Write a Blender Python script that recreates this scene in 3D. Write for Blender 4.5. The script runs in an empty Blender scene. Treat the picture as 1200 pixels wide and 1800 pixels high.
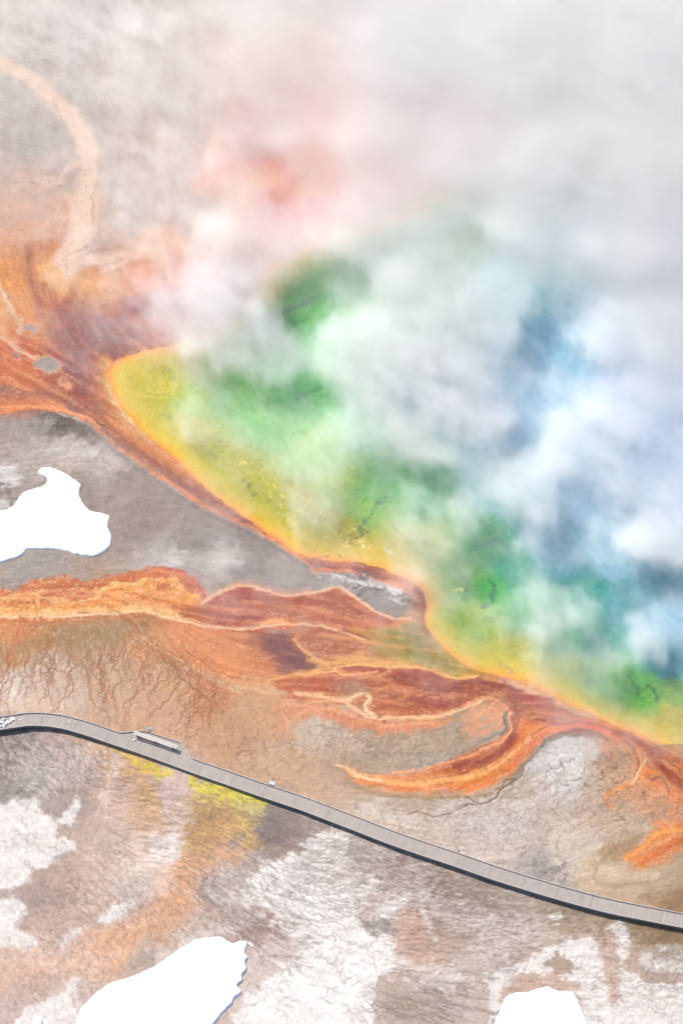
import bpy, math, random
import numpy as np
from mathutils import Vector

random.seed(7)
S = bpy.context.scene
COL = S.collection

# ------------------------------------------------------------------ camera
DIST, ELEV, FPX = 420.0, math.radians(52.0), 4872.0      # metres, radians, focal length in photo pixels
CY, CZ = -DIST * math.cos(ELEV), DIST * math.sin(ELEV)
cam_d = bpy.data.cameras.new('camera')
cam = bpy.data.objects.new('camera', cam_d)
COL.objects.link(cam)
cam.location = (0, CY, CZ)
cam.rotation_euler = (math.pi / 2 - ELEV, 0, 0)
cam_d.sensor_fit = 'HORIZONTAL'
cam_d.sensor_width = 36.0
cam_d.lens = 36.0 * FPX / 1200.0
cam_d.clip_start = 1.0
cam_d.clip_end = 20000.0
S.camera = cam

# ------------------------------------------------------------------ sky, sun, exposure
SUN_EL = math.radians(33.0)
SUN_DIR = Vector((-0.66 * math.cos(SUN_EL), 0.75 * math.cos(SUN_EL), math.sin(SUN_EL))).normalized()  # towards the sun
SUN_AZ = math.atan2(SUN_DIR.x, SUN_DIR.y)
W = bpy.data.worlds.new('World'); S.world = W; W.use_nodes = True
nt = W.node_tree
sky = nt.nodes.new('ShaderNodeTexSky'); sky.sky_type = 'NISHITA'; sky.sun_disc = False
sky.sun_elevation = SUN_EL; sky.sun_rotation = SUN_AZ
nt.links.new(sky.outputs[0], nt.nodes['Background'].inputs[0])
nt.nodes['Background'].inputs[1].default_value = 0.13
sl = bpy.data.lights.new('sun', 'SUN'); sl.energy = 5.0; sl.angle = math.radians(0.5); sl.color = (1.0, 0.965, 0.91)
so = bpy.data.objects.new('sun', sl); COL.objects.link(so)
so.rotation_euler = SUN_DIR.to_track_quat('Z', 'Y').to_euler()
S.view_settings.view_transform = 'Standard'
S.view_settings.look = 'None'
S.view_settings.gamma = 1.0
S.view_settings.exposure = 0.36
S.cycles.max_bounces = 12
S.cycles.diffuse_bounces = 3
S.cycles.volume_bounces = 8
S.cycles.volume_step_rate = 1.6
S.cycles.use_adaptive_sampling = True

# ------------------------------------------------------------------ photo tracing <-> ground
SE, CE = math.sin(ELEV), math.cos(ELEV)
def to_px(x, y, z=0.0):
    dy, dz = y - CY, z - CZ
    dep = dy * CE - dz * SE
    return 600 + FPX * x / dep, 900 - FPX * (dy * SE + dz * CE) / dep
def at(px, py, z=0.0):
    a, b = (px - 600) / FPX, (900 - py) / FPX
    d = (a, CE + b * SE, -SE + b * CE)
    t = (z - CZ) / d[2]
    return a * t, CY + d[1] * t

# ------------------------------------------------------------------ noise
def h2(ix, iy, s):
    n = (ix * 374761393 + iy * 668265263 + s * 974711 + 12345) & 0xffffffff
    n = ((n ^ (n >> 13)) * 1274126177) & 0xffffffff
    return ((n ^ (n >> 16)) & 0xffff) / 65535.0
def h3(ix, iy, iz, s):
    n = (ix * 374761393 + iy * 668265263 + iz * 2147483647 + s * 974711) & 0xffffffff
    n = ((n ^ (n >> 13)) * 1274126177) & 0xffffffff
    n = ((n ^ (n >> 15)) * 2246822519) & 0xffffffff
    return (((n ^ (n >> 16)) & 0xffff) / 65535.0).astype(np.float32)
def vn(x, y, s=0):
    ix = np.floor(x).astype(np.int64); iy = np.floor(y).astype(np.int64)
    fx = x - ix; fy = y - iy
    out = 0
    ux = fx * fx * fx * (fx * (fx * 6 - 15) + 10); uy = fy * fy * fy * (fy * (fy * 6 - 15) + 10)
    def g(i, j):
        a = h2(ix + i, iy + j, s) * 6.2831853
        return np.cos(a) * (fx - i) + np.sin(a) * (fy - j)
    return ((g(0, 0) * (1 - ux) + g(1, 0) * ux) * (1 - uy) + (g(0, 1) * (1 - ux) + g(1, 1) * ux) * uy) * 1.5
def fbm(x, y, o=4, s=0, gain=0.5):
    t = 0; a = 1.0; n = 0
    for i in range(o):
        t = t + a * vn(x, y, s + i * 17); n += a
        x = x * 2.03 + 11.3; y = y * 2.03 - 7.1; a *= gain
    return t / n * 1.6
def ss(a, b, x):
    t = np.clip((x - a) / (b - a), 0, 1)
    return t * t * (3 - 2 * t)
def lin(c):
    c = np.asarray(c, dtype=np.float64) / 255.0
    return np.where(c <= 0.04045, c / 12.92, ((c + 0.055) / 1.055) ** 2.4)
def hx(h):
    return lin([int(h[i:i + 2], 16) for i in (0, 2, 4)])

# ------------------------------------------------------------------ materials
def mat(name, col=(0.5, 0.5, 0.5), rough=0.8, noise=0.0, nscale=3.0, attr=None, spec=0.3, bump=0.0, bscale=8.0):
    m = bpy.data.materials.new(name); m.use_nodes = True
    t = m.node_tree; b = t.nodes['Principled BSDF']
    b.inputs['Roughness'].default_value = rough
    b.inputs['Specular IOR Level'].default_value = spec
    tc = t.nodes.new('ShaderNodeTexCoord')
    if attr:
        a = t.nodes.new('ShaderNodeAttribute'); a.attribute_name = attr; src = a.outputs['Color']
    else:
        a = t.nodes.new('ShaderNodeRGB'); a.outputs[0].default_value = (*col, 1); src = a.outputs[0]
    if noise > 0:
        n = t.nodes.new('ShaderNodeTexNoise'); n.inputs['Scale'].default_value = nscale; n.inputs['Detail'].default_value = 6
        n.inputs['Roughness'].default_value = 0.65
        t.links.new(tc.outputs['Object'], n.inputs['Vector'])
        mr = t.nodes.new('ShaderNodeMapRange'); mr.inputs['From Min'].default_value = 0.3; mr.inputs['From Max'].default_value = 0.7
        mr.inputs['To Min'].default_value = 1 - noise; mr.inputs['To Max'].default_value = 1 + noise
        t.links.new(n.outputs['Fac'], mr.inputs['Value'])
        mx = t.nodes.new('ShaderNodeVectorMath'); mx.operation = 'SCALE'
        t.links.new(src, mx.inputs[0]); t.links.new(mr.outputs[0], mx.inputs['Scale'])
        src = mx.outputs[0]
    t.links.new(src, b.inputs['Base Color'])
    if bump > 0:
        n2 = t.nodes.new('ShaderNodeTexNoise'); n2.inputs['Scale'].default_value = bscale; n2.inputs['Detail'].default_value = 5
        t.links.new(tc.outputs['Object'], n2.inputs['Vector'])
        bp = t.nodes.new('ShaderNodeBump'); bp.inputs['Distance'].default_value = bump; bp.inputs['Strength'].default_value = 1.0
        t.links.new(n2.outputs['Fac'], bp.inputs['Height']); t.links.new(bp.outputs[0], b.inputs['Normal'])
    return m

def grid_object(name, xs, ys, Z, C, m, keep=None, smooth=True):
    """one sheet: Z and colour C given on the len(ys) x len(xs) lattice; keep masks the cells"""
    ny, nx = len(ys), len(xs)
    XX, YY = np.meshgrid(xs, ys)
    co = np.empty((ny * nx, 3), np.float32); co[:, 0] = XX.ravel(); co[:, 1] = YY.ravel(); co[:, 2] = Z.ravel()
    i = np.arange(ny * nx, dtype=np.int32).reshape(ny, nx)
    q = np.stack([i[:-1, :-1], i[:-1, 1:], i[1:, 1:], i[1:, :-1]], -1).reshape(-1, 4)
    col = None if C is None else C.reshape(-1, 3)
    if keep is not None:
        k = (keep[:-1, :-1] | keep[:-1, 1:] | keep[1:, 1:] | keep[1:, :-1]).ravel()
        q = q[k]
        used = np.unique(q); remap = np.zeros(ny * nx, np.int32); remap[used] = np.arange(len(used))
        q = remap[q]; co = co[used]
        if col is not None: col = col[used]
    me = bpy.data.meshes.new(name)
    me.vertices.add(len(co)); me.vertices.foreach_set('co', co.ravel())
    me.loops.add(q.size); me.loops.foreach_set('vertex_index', q.ravel().astype(np.int32))
    me.polygons.add(len(q)); me.polygons.foreach_set('loop_start', np.arange(0, q.size, 4, dtype=np.int32))
    me.update(calc_edges=True)
    me.polygons.foreach_set('use_smooth', np.full(len(q), smooth, dtype=bool))
    if col is not None:
        at_ = me.color_attributes.new('mineral', 'FLOAT_COLOR', 'POINT')
        rgba = np.ones((len(co), 4), np.float32); rgba[:, :3] = col
        at_.data.foreach_set('color', rgba.ravel())
    me.materials.append(m)
    o = bpy.data.objects.new(name, me); COL.objects.link(o)
    return o

# ------------------------------------------------------------------ lattice of the ground sheet
DX, DY = 0.14, 0.155
xs_in = np.arange(-66, 66, DX); ys_in = np.arange(-93, 128, DY)
def stretch(a):
    ext = np.array([0.6, 1.6, 3.5, 7, 14, 28, 60, 130, 280, 600, 1300, 2800])
    return np.concatenate([a[0] - ext[::-1], a, a[-1] + ext])
xs, ys = stretch(xs_in), stretch(ys_in)
GX, GY = np.meshgrid(xs, ys)
PXc = np.clip(GX, -75, 75); PYc = np.clip(GY, -105, 140)
PX, PY = to_px(PXc, PYc, 0.0)
NY, NX = GX.shape
# gentle wandering of every traced outline
w1, w2 = fbm(GX / 9, GY / 9, 4, 1), fbm(GX / 9, GY / 9, 4, 2)
w3, w4 = fbm(GX / 1.6, GY / 1.6, 3, 3), fbm(GX / 1.6, GY / 1.6, 3, 4)
QX = PX + 5 * w1 + 2.6 * w3; QY = PY + 5 * w2 + 2.6 * w4

def interp(pts, X, Y, p=2.2, e=14.0):
    """scattered readings (x, y, v...) blended over X, Y; computed coarse then upsampled when X is the full lattice"""
    P = np.array([q[:2] for q in pts], float); V = np.array([q[2:] for q in pts], float)
    num = np.zeros(X.shape + (V.shape[1],), np.float32); den = np.zeros(X.shape, np.float32)
    Xf = X.astype(np.float32); Yf = Y.astype(np.float32)
    for (a, b), v in zip(P, V):
        w = ((Xf - a) ** 2 + ((Yf - b) * 1.15) ** 2 + e * e) ** (-p)
        w = w * (e * e) ** p
        den += w; num += w[..., None] * v.astype(np.float32)
    return num / den[..., None]

def box(pts, pad):
    a = np.array(pts); x0, y0 = a.min(0) - pad; x1, y1 = a.max(0) + pad
    rows = np.where(((PY > y0) & (PY < y1)).any(1))[0]; cols = np.where(((PX > x0) & (PX < x1)).any(0))[0]
    if len(rows) == 0 or len(cols) == 0: return None
    return slice(rows[0], rows[-1] + 1), slice(cols[0], cols[-1] + 1)
def seg_dist(X, Y, a, b):
    ax, ay = a; bx, by = b
    L = (bx - ax) ** 2 + (by - ay) ** 2 + 1e-9
    t = np.clip(((X - ax) * (bx - ax) + (Y - ay) * (by - ay)) / L, 0, 1)
    return np.hypot(X - ax - t * (bx - ax), Y - ay - t * (by - ay)), t
def spl(pts, n=6, closed=False):
    p = [np.array(q, float) for q in pts]; out = []
    N = len(p); rng = range(N if closed else N - 1)
    for i in rng:
        if closed: p0, p1, p2, p3 = p[i - 1], p[i], p[(i + 1) % N], p[(i + 2) % N]
        else: p0, p1, p2, p3 = p[max(i - 1, 0)], p[i], p[i + 1], p[min(i + 2, N - 1)]
        for k in range(n):
            t = k / n
            out.append(0.5 * ((2 * p1) + (-p0 + p2) * t + (2 * p0 - 5 * p1 + 4 * p2 - p3) * t * t + (-p0 + 3 * p1 - 3 * p2 + p3) * t ** 3))
    if not closed: out.append(p[-1])
    return [tuple(q) for q in out]
def sdf(pts, X, Y):
    """signed distance, positive inside"""
    d = np.full(X.shape, 1e9); ins = np.zeros(X.shape, bool)
    n = len(pts)
    for i in range(n):
        a, b = pts[i], pts[(i + 1) % n]
        dd, _ = seg_dist(X, Y, a, b); d = np.minimum(d, dd)
        if a[1] != b[1]:
            c = ((a[1] > Y) != (b[1] > Y)) & (X < (b[0] - a[0]) * (Y - a[1]) / (b[1] - a[1]) + a[0])
            ins ^= c
    return np.where(ins, d, -d)

TX, TY = np.meshgrid(np.arange(-160, 1361, 4.0), np.arange(-160, 1961, 4.0))
def table(pts, p=2.2, e=14.0): return interp(pts, TX, TY, p, e)
def look(tab, X, Y):
    fx = np.clip((X + 160) / 4.0, 0, tab.shape[1] - 1.001); fy = np.clip((Y + 160) / 4.0, 0, tab.shape[0] - 1.001)
    ix = fx.astype(int); iy = fy.astype(int); ux = (fx - ix)[..., None]; uy = (fy - iy)[..., None]
    return (tab[iy, ix] * (1 - ux) + tab[iy, ix + 1] * ux) * (1 - uy) + (tab[iy + 1, ix] * (1 - ux) + tab[iy + 1, ix + 1] * ux) * uy
def cpts(txt):
    out = []
    for tok in txt.split(';'):
        q = tok.split()
        if len(q) == 3: out.append((float(q[0]), float(q[1]), *hx(q[2])))
    return out

# how much steam stands over each spot (0 clear .. 1 opaque)
VEIL = """0 0 .35;50 50 .35;50 150 .25;50 250 .2;150 60 .38;150 120 .32;300 100 .6;500 100 .8;700 100 .97;900 100 .99;1150 100 .99
200 250 .38;350 250 .55;500 200 .75;650 250 .92;800 300 .95;950 300 .99;1150 300 .99;60 350 .22;60 400 .22;140 350 .12;250 350 .45;350 350 .62;480 310 .5;500 350 .5;430 320 .66;530 290 .72;400 270 .74;560 385 .78;470 400 .82;520 255 .82;450 360 .75;100 560 .2
560 330 .7;650 350 .88;780 390 .82;830 430 .72;900 400 .96;1100 450 .98;50 450 .06;100 500 .06;200 450 .3;300 440 .5;400 420 .92;400 500 .95;450 460 .85
450 560 .94;335 595 .88;420 530 .96;455 495 .92;600 430 .93;560 420 .9;640 400 .93;380 560 .93;700 600 .96;620 600 .9;660 680 .93;760 640 .96;530 510 .22;520 560 .12;560 540 .25;560 480 .45;600 500 .6;640 450 .82;580 425 .85;620 405 .88;500 445 .85;700 500 .94;800 550 .95;880 520 .8;880 590 .85;950 600 .25;975 625 .15;1000 620 .3;1060 600 .93
1150 600 .95;60 580 .12;60 650 .02;150 620 .22;130 540 .12;180 520 .35;250 530 .5;200 570 .3;300 550 .78;380 600 .88;450 600 .92;300 620 .4;250 660 .1;280 690 .1;350 650 .6
420 650 .82;500 650 .75;550 690 .2;480 720 .25;600 650 .85;700 650 .95;800 700 .97;860 750 .93;900 680 .6;930 700 .42;905 760 .4;980 680 .6;1000 750 .9;1100 750 .85
1130 800 .6;1190 880 .7;400 700 .35;350 740 .42;430 760 .4;500 800 .52;420 830 .2;470 880 .1;560 820 .62;620 780 .7;700 750 .9;760 800 .9;560 900 .5;620 930 .1;640 870 .15
680 860 .25;720 900 .58;765 850 .4;755 940 .65;800 880 .7;850 900 .65;900 860 .95;980 810 .93;1020 890 .45;1060 850 .8;1130 960 .97;1180 950 .9;1080 930 .6;1010 950 .4;950 900 .93;920 970 .85
870 950 .25;850 1010 .1;860 1040 .08;820 1010 .4;905 1000 .25;950 1060 .7;1000 1030 .2;1050 1050 .1;1100 1050 .18;1150 1040 .3;1130 1120 .88;1180 1165 .12;1180 1090 .5
1060 1110 .25;1000 1100 .6;970 1100 .85;990 1140 .6;900 1090 .38;830 1100 .25;880 1150 .12;950 1180 .35;780 1060 .35;745 1010 .55;700 970 .45;660 970 .15;650 1010 .08;640 1000 .3
1050 1160 .6;1100 1190 .15;1045 1220 .45;1130 1225 .08;1180 1235 .18;1000 1220 .3;1120 1270 .3;1060 1290 .3;1180 1310 .25;700 1150 .15;740 1130 .35;500 1080 .12;450 1050 .2
400 1020 .25;560 1100 .12;350 950 .15;300 900 .1;420 920 .25;300 800 .08;350 820 .2;480 930 .08;150 900 .05;530 1160 .1;450 1180 .05;900 1200 .12;900 1270 .05;1100 1340 .05
200 1000 .02;600 1060 .1;680 1240 .06;300 1100 .03;100 750 .02;200 760 .03;800 1150 .2;860 1210 .08;100 1300 0;400 1300 0;700 1300 0;1000 1350 0;1180 1400 0;0 1150 0;0 850 .02
0 1500 0;300 1500 0;600 1500 0;900 1500 0;1200 1500 0;0 1800 0;300 1800 0;600 1800 0;900 1800 0;1200 1800 0;-100 400 .15;-100 100 .4;-100 700 0;1300 1000 .8;1300 700 .9;1300 1300 .25;1300 400 .95;600 -100 .95;1100 -100 .95;100 -100 .55"""
VP = [tuple(map(float, q.split())) for q in VEIL.replace('\n', ';').split(';')]
veil_tab = table(VP, 2.0, 18)

GROUND = """30 750 A0928C;100 740 6F655F;150 745 75695F;60 800 B5A8A2;120 790 C2B4AC;190 800 BDB1AC;230 850 A39289;250 920 9C8A82;350 900 A2938B;330 975 92857F;120 870 9C8B82
60 1010 A59891;450 950 9C908C;400 990 BEB3AE;300 985 C4B9B3;560 1015 A89C98;600 1025 C0B7B3;650 1040 8F8783;690 1065 857B78;500 1010 ABA09B;440 1010 A0948F
20 1110 C8814F;70 1120 B58052;130 1125 A9855C;200 1110 B08E6C;250 1090 A07850;30 1150 B99064;90 1175 CDB29E;200 1180 CBA78A;30 1200 D3BBAB;100 1230 CFB3A2;300 1190 CBA078;250 1210 CDA585
370 1240 C28A64;300 1250 CDA183;400 1290 C29674;500 1350 CDA789;600 1390 CBAA94;450 1240 C99C78;560 1285 CFB9A7;620 1310 C6AE9A;700 1320 B39B84;780 1290 A08C78;760 1340 B8A796
250 1130 D3996C;330 1115 D48A58;400 1180 DB8855;350 1160 D78B58;460 1170 C67A52;530 1150 7E5256;490 1130 9C6C60;755 1100 C09A48;780 1140 B4A050;820 1170 B4A050;845 1182 C0A04C;740 1080 C08A58;560 1200 B5825F;440 1200 D69A70;500 1240 D0946C;300 1110 CF8A5C
650 1420 D8C7BB;800 1440 CFC0B6;720 1410 C4AE9C;900 1400 CBB8AB;980 1330 DAD1CE;1000 1310 D8D0CD;950 1300 C0B6B2;1000 1380 D3C7C0;1050 1400 C8B09E;1080 1340 C8A488;1050 1320 C8AC96;1100 1310 CCA284;1110 1370 CFA488
1100 1450 CCB29C;1000 1480 D8C4B4;900 1480 D3C2B8;1050 1540 D3B99F;980 1530 D2C2B6;1150 1560 BFA58A;1190 1590 9B7B5C;1110 1585 C8AC94;1150 1410 C99878;850 1510 D3C4BA;960 1535 ABA29E;940 1525 B3A8A2
620 1370 B59880;640 1410 C0A896;690 1440 CDB9AC;760 1470 CDBDB0;550 1400 C9A98F
30 1310 8B807D;60 1345 8E827F;120 1330 AA948A;160 1305 BF9A80;50 1380 A09793;200 1360 B59478;130 1400 9F8F88;210 1400 C8ABA0;260 1400 C8A27A;280 1440 CBA684;300 1375 C9B2AA;290 1480 D6C6BF
250 1500 D3BBAF;320 1440 D2BCAF;340 1470 C09660;360 1440 B8935F;400 1460 C6A06C;430 1470 C8A66C;400 1500 CBA07C;330 1530 C99A74;310 1580 C99A78;270 1630 CBA488;200 1540 C3ABA0;100 1560 AB958B;60 1575 A5918A
170 1590 BCA296;230 1565 A79287;100 1630 B9A095;60 1700 CDB0A0;150 1690 CFAD99;200 1665 D0A588;60 1740 B9A49A;120 1745 BFAEA6;20 1780 BAA7A0;260 1685 B09F96;350 1635 B5A299;370 1560 9A8B87;420 1545 A5958F
450 1520 B0A19B;470 1455 8F8380;500 1435 8E8380;450 1620 A9918A;480 1690 C8BBB5;560 1450 A3958F;200 1480 B9A59C;150 1370 A8968E;240 1340 C09A72
600 1550 D0C6C1;700 1530 A3948E;760 1555 98897F;800 1620 A9998F;840 1560 A4968C;735 1650 BFA193;735 1670 BFA394;600 1750 D9D5D3;750 1760 B3A199;850 1700 BAACA5;960 1660 AE9A8E;1000 1600 A0907F;1100 1620 9C8A72
1180 1650 937F66;1150 1700 AE9D90;1050 1700 D0C8C4;1100 1780 C8C0BC;1070 1690 B8A094;800 1780 CFCAC7;640 1500 9C8F8B;900 1620 A79990;920 1740 BEA595;1000 1720 B3998A;660 1610 BDB0AA
50 150 C4B7B0;50 50 CFC6C0;60 250 BAAEA8;120 230 B5A8A1;200 120 CFC1BA;200 300 C8B6AC;300 200 CDBDB5;250 350 CDB9B0;300 300 CBB8AF;60 340 D0AC99;90 300 C4ADA2;60 400 DDB29A;220 380 CDBCB5;150 40 CFC8C4
150 640 8C4A3C;200 600 9A5848;250 560 B07868;120 560 9C5A4C;300 540 B88070;60 620 C05C38;30 660 CC6A3C;100 680 B05A40;170 700 A0503A;30 700 C45C30;80 520 C06E48;30 500 E3964C;15 540 E8A870;50 560 DA7E40
50 470 DC8C50;90 480 EDB070;100 450 D88C58;60 430 D29470;60 385 D0A490;110 400 DCAE94;250 480 DDA080;200 460 D0A898;170 440 C8A498;320 480 D8A090;280 440 E4B498;480 310 F2AE70;440 330 EDBE94;490 350 E29A64;540 320 E8B488
400 320 E0AC90;560 380 D8983C;350 380 CCBCB4;450 260 CBA496;300 600 C08058;180 490 E0A880;-60 600 CC6A3C;-60 800 B0A098;-60 1150 C0A080;-60 1350 989088;-60 1600 B0A098;1280 1400 C08860;1280 1600 A89078;1280 1750 D0C8C4
600 1880 D0C8C4;100 1880 C0B0A8;1000 1880 C8C0BC;1000 -100 D0C8C0;400 -100 CCC4C0;-100 0 C8C0BC;-100 300 C0B0A8"""
gtab = table(cpts(GROUND.replace('\n', ';')), 2.3, 10)
def soften(T_, r):
    k = np.exp(-np.arange(-r, r + 1) ** 2 / (r * r * .5)); k /= k.sum()
    for ax in (0, 1): T_ = np.apply_along_axis(lambda v: np.convolve(np.pad(v, r, 'edge'), k, 'valid'), ax, T_)
    return T_
veil_tab = soften(veil_tab[..., 0], 3)[..., None]
veil = look(veil_tab, QX, QY)[..., 0]
K = np.array([1.40, 1.45, 1.56])                                             # radiance of a white matt sheet in this sun and sky
STEAM = lin([232, 228, 226])
G = look(gtab, QX + 9 * w3, QY + 9 * w4)
a_ = np.clip(veil * 0.6, 0, 0.42)[..., None]
G = np.clip((G - a_ * STEAM) / (1 - a_), 0.015, 2)   # colour of the ground itself with the veil of steam taken off
HGT = np.zeros_like(GX)

def unv(col, sl=None):
    v = a_ if sl is None else a_[sl]
    return np.clip((col - v * STEAM) / (1 - v), 0.012, 2)
def stroke(pts, w, col, alpha=1.0, soft=0.6, smooth=True, w_end=None, jig=1.0, brk=0.0, bs=1.2, h=0.0, seed=0, raw=False):
    p = spl(pts) if smooth else pts
    sl = box(p, max(w, w_end or 0) * 2 + 12)
    if sl is None: return
    X = PX[sl] + jig * (QX[sl] - PX[sl]); Y = PY[sl] + jig * (QY[sl] - PY[sl])
    D = np.full(X.shape, 9.0); n = len(p) - 1
    for i in range(n):
        d, t = seg_dist(X, Y, p[i], p[i + 1])
        ww = w if w_end is None else w + (w_end - w) * (i + t) / n
        D = np.minimum(D, d / (ww * 0.5))
    m = 1 - ss(1 - soft, 1 + soft, D)
    if brk > 0: m = m * ss(brk - 0.35, brk + 0.25, 0.5 + 0.9 * fbm(GX[sl] / bs, GY[sl] / bs, 4, 50 + seed) + 0.5 * (m - 0.5))
    m = (m * alpha)[..., None]
    c = hx(col); c = c if raw else unv(c, sl)
    G[sl] = G[sl] * (1 - m) + c * m
    HGT[sl] += h * m[..., 0]
def poly(pts, col, alpha=1.0, soft=4.0, rough=3.0, bs=1.5, brk=0.0, h=0.0, seed=0, smooth=True, jig=1.0):
    p = spl(pts, 5, True) if smooth else pts
    sl = box(p, soft + rough * 3 + 8)
    if sl is None: return
    X = PX[sl] + jig * (QX[sl] - PX[sl]); Y = PY[sl] + jig * (QY[sl] - PY[sl])
    D = sdf(p, X, Y) + rough * 2.2 * fbm(GX[sl] / bs, GY[sl] / bs, 5, 80 + seed, 0.6)
    m = ss(-soft, soft, D)
    if brk > 0: m = m * ss(brk - 0.25, brk + 0.25, 0.5 + 0.8 * fbm(GX[sl] / bs, GY[sl] / bs, 5, 180 + seed, 0.6))
    m = (m * alpha)[..., None]
    G[sl] = G[sl] * (1 - m) + unv(hx(col), sl) * m
    HGT[sl] += h * m[..., 0]

# flow direction of water and mat over the ground (degrees, clockwise from the picture's right)
ANG = """60 1340 35;20 1320 50;120 1300 55;240 1390 5;290 1490 8;200 1540 40;100 1600 38;330 1430 10;400 1400 20;450 1550 35;430 1630 38;480 1580 25;560 1520 10;640 1500 8;700 1530 10;780 1580 4;680 1470 15
760 1640 5;750 1760 15;720 1790 20;860 1560 5;1000 1650 0;1150 1680 5;550 1650 15;380 1560 38;60 1170 85;150 1190 80;250 1150 70;320 1180 50;380 1200 30;250 1240 95;180 1230 80;350 1260 100;450 1280 70
100 1060 -2;300 1060 12;450 1080 5;600 1100 10;700 1200 5;850 1220 10;1000 1265 12;1150 1330 35;830 1340 -25;700 1375 3;900 1310 -45;250 810 42;350 870 38;500 950 33;150 700 35;100 560 60;50 450 80;150 350 95;60 600 30
430 1180 12;550 1200 -3;640 1280 8;1170 1480 -30;1000 1500 -20;1080 1530 -10;800 1280 -15;130 1540 38;250 1640 60;150 1700 60;60 1740 50;350 900 -25;200 900 -20;100 780 -10;500 320 -40;100 200 30;250 440 -20;640 1060 20"""
AP = [tuple(map(float, q.split())) for q in ANG.replace('\n', ';').split(';')]
AP = [(x, y, math.cos(math.radians(2 * a)), math.sin(math.radians(2 * a))) for x, y, a in AP]
atab = table(AP, 2.0, 20)
def flow(X, Y):
    v = look(atab, X, Y); a = 0.5 * np.arctan2(v[..., 1], v[..., 0])
    return np.cos(a), np.sin(a)
FX, FY = flow(PX, PY)
def lic(grain, L, seed):
    """noise drawn out along the flow"""
    base = vn(GX / grain, GY / grain, seed) + 0.5 * vn(GX / grain * 2.1, GY / grain * 2.1, seed + 5)
    acc = np.zeros_like(base); n = 0
    stepx = FX * 1.0; stepy = -FY * 1.0
    i0, j0 = np.meshgrid(np.arange(NX, dtype=np.float32), np.arange(NY, dtype=np.float32))
    for sgn in (1, -1):
        pi, pj = i0.copy(), j0.copy()
        for k in range(L):
            ii = np.clip(pi, 0, NX - 1).astype(np.int32); jj = np.clip(pj, 0, NY - 1).astype(np.int32)
            acc += base[jj, ii]; n += 1
            pi += sgn * stepx[jj, ii]; pj += sgn * stepy[jj, ii]
    acc /= n
    return acc / (acc.std() + 1e-9)
LA = lic(0.42, 10, 31); LB = lic(0.8, 22, 47)

# ---------------------------------------------------------------- painted mineral deposits
# pale crusts
WH = 'DBD7D5'
LE = lic(0.9, 26, 91)
def crust(pts, seed, a=0.95, col=WH, r=7, brk=0.34):
    """mineral crust feathered along the flow, dense in its heart and streaky at the rim"""
    global G
    p = spl(pts, 5, True); sl = box(p, 40)
    if sl is None: return
    D = sdf(p, QX[sl], QY[sl])
    lo = fbm(GX[sl] / 2.6, GY[sl] / 2.6, 5, 80 + seed, .6)
    D = D + r * 1.5 * lo + 1.3 * np.clip(LE[sl], -2.5, 2.5) + 1.0 * LA[sl] + .8 * LB[sl]
    m = ss(-4, 9, D) * (1 - brk * .9 * ss(-.1, .5, fbm(GX[sl] / 1.7, GY[sl] / 1.7, 5, 180 + seed, .6) - .01 * D))
    m = np.clip(m * a, 0, 1)
    tone = 1 + .11 * fbm(GX[sl] / 2.4, GY[sl] / 2.4, 6, 280 + seed, .62) + .05 * fbm(GX[sl] / .5, GY[sl] / .5, 3, 290 + seed)
    c = np.clip(hx(col) * tone[..., None], 0, 1.0) * np.where(tone < 1, 1, 1)[..., None]
    G[sl] = G[sl] * (1 - m[..., None]) + c * m[..., None]
    HGT[sl] += .05 * m
crust([(-60, 1415), (0, 1410), (60, 1402), (75, 1422), (100, 1440), (110, 1430), (140, 1402), (146, 1412), (130, 1440), (95, 1470), (130, 1480), (108, 1510), (60, 1535), (40, 1560), (0, 1570), (-60, 1590)], 1, brk=.22)
crust([(-40, 1590), (30, 1580), (48, 1600), (35, 1628), (62, 1642), (60, 1665), (25, 1672), (-40, 1668)], 2, brk=.25)
crust([(175, 1610), (200, 1585), (237, 1588), (215, 1612), (180, 1626)], 3, r=4)
crust([(105, 1662), (120, 1638), (150, 1625), (145, 1640), (118, 1668)], 4, .7, r=4)
crust([(30, 1785), (100, 1745), (138, 1718), (132, 1750), (135, 1810), (30, 1820)], 5, brk=.2)
crust([(560, 1462), (600, 1460), (612, 1500), (600, 1560), (655, 1535), (672, 1560), (650, 1590), (620, 1620), (685, 1640), (705, 1690), (690, 1720), (650, 1750), (670, 1830), (440, 1830), (405, 1790), (440, 1740), (490, 1700), (520, 1680), (480, 1625), (445, 1600), (410, 1590), (440, 1540), (470, 1510), (520, 1500)], 6, .9, r=12, brk=.3)
crust([(530, 1580), (600, 1560), (640, 1620), (680, 1650), (690, 1700), (640, 1740), (650, 1810), (430, 1820), (450, 1740), (540, 1690)], 7, .75, 'E6E4E3', 14, .3)
crust([(460, 1520), (520, 1505), (545, 1560), (520, 1600), (450, 1585)], 8, .85, 'E6E4E3', 8, .3)
crust([(655, 1612), (670, 1590), (720, 1568), (752, 1553), (763, 1562), (748, 1600), (768, 1655), (752, 1648), (735, 1590), (712, 1600), (690, 1610), (672, 1632)], 9, .9, r=5, brk=.15)
crust([(880, 1700), (930, 1682), (960, 1662), (1020, 1650), (1060, 1680), (1070, 1640), (1090, 1620), (1112, 1660), (1100, 1700), (1130, 1720), (1180, 1730), (1230, 1740), (1230, 1830), (1040, 1830), (1015, 1760), (960, 1735), (920, 1715), (885, 1750), (870, 1830), (800, 1830), (835, 1740)], 10, .9, r=9, brk=.3)
crust([(962, 1612), (975, 1604), (990, 1610), (985, 1622), (966, 1622)], 11, r=3, brk=.1)
crust([(1130, 1680), (1180, 1665), (1230, 1690), (1190, 1715), (1150, 1712)], 12, .7, r=9, brk=.4)
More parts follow.
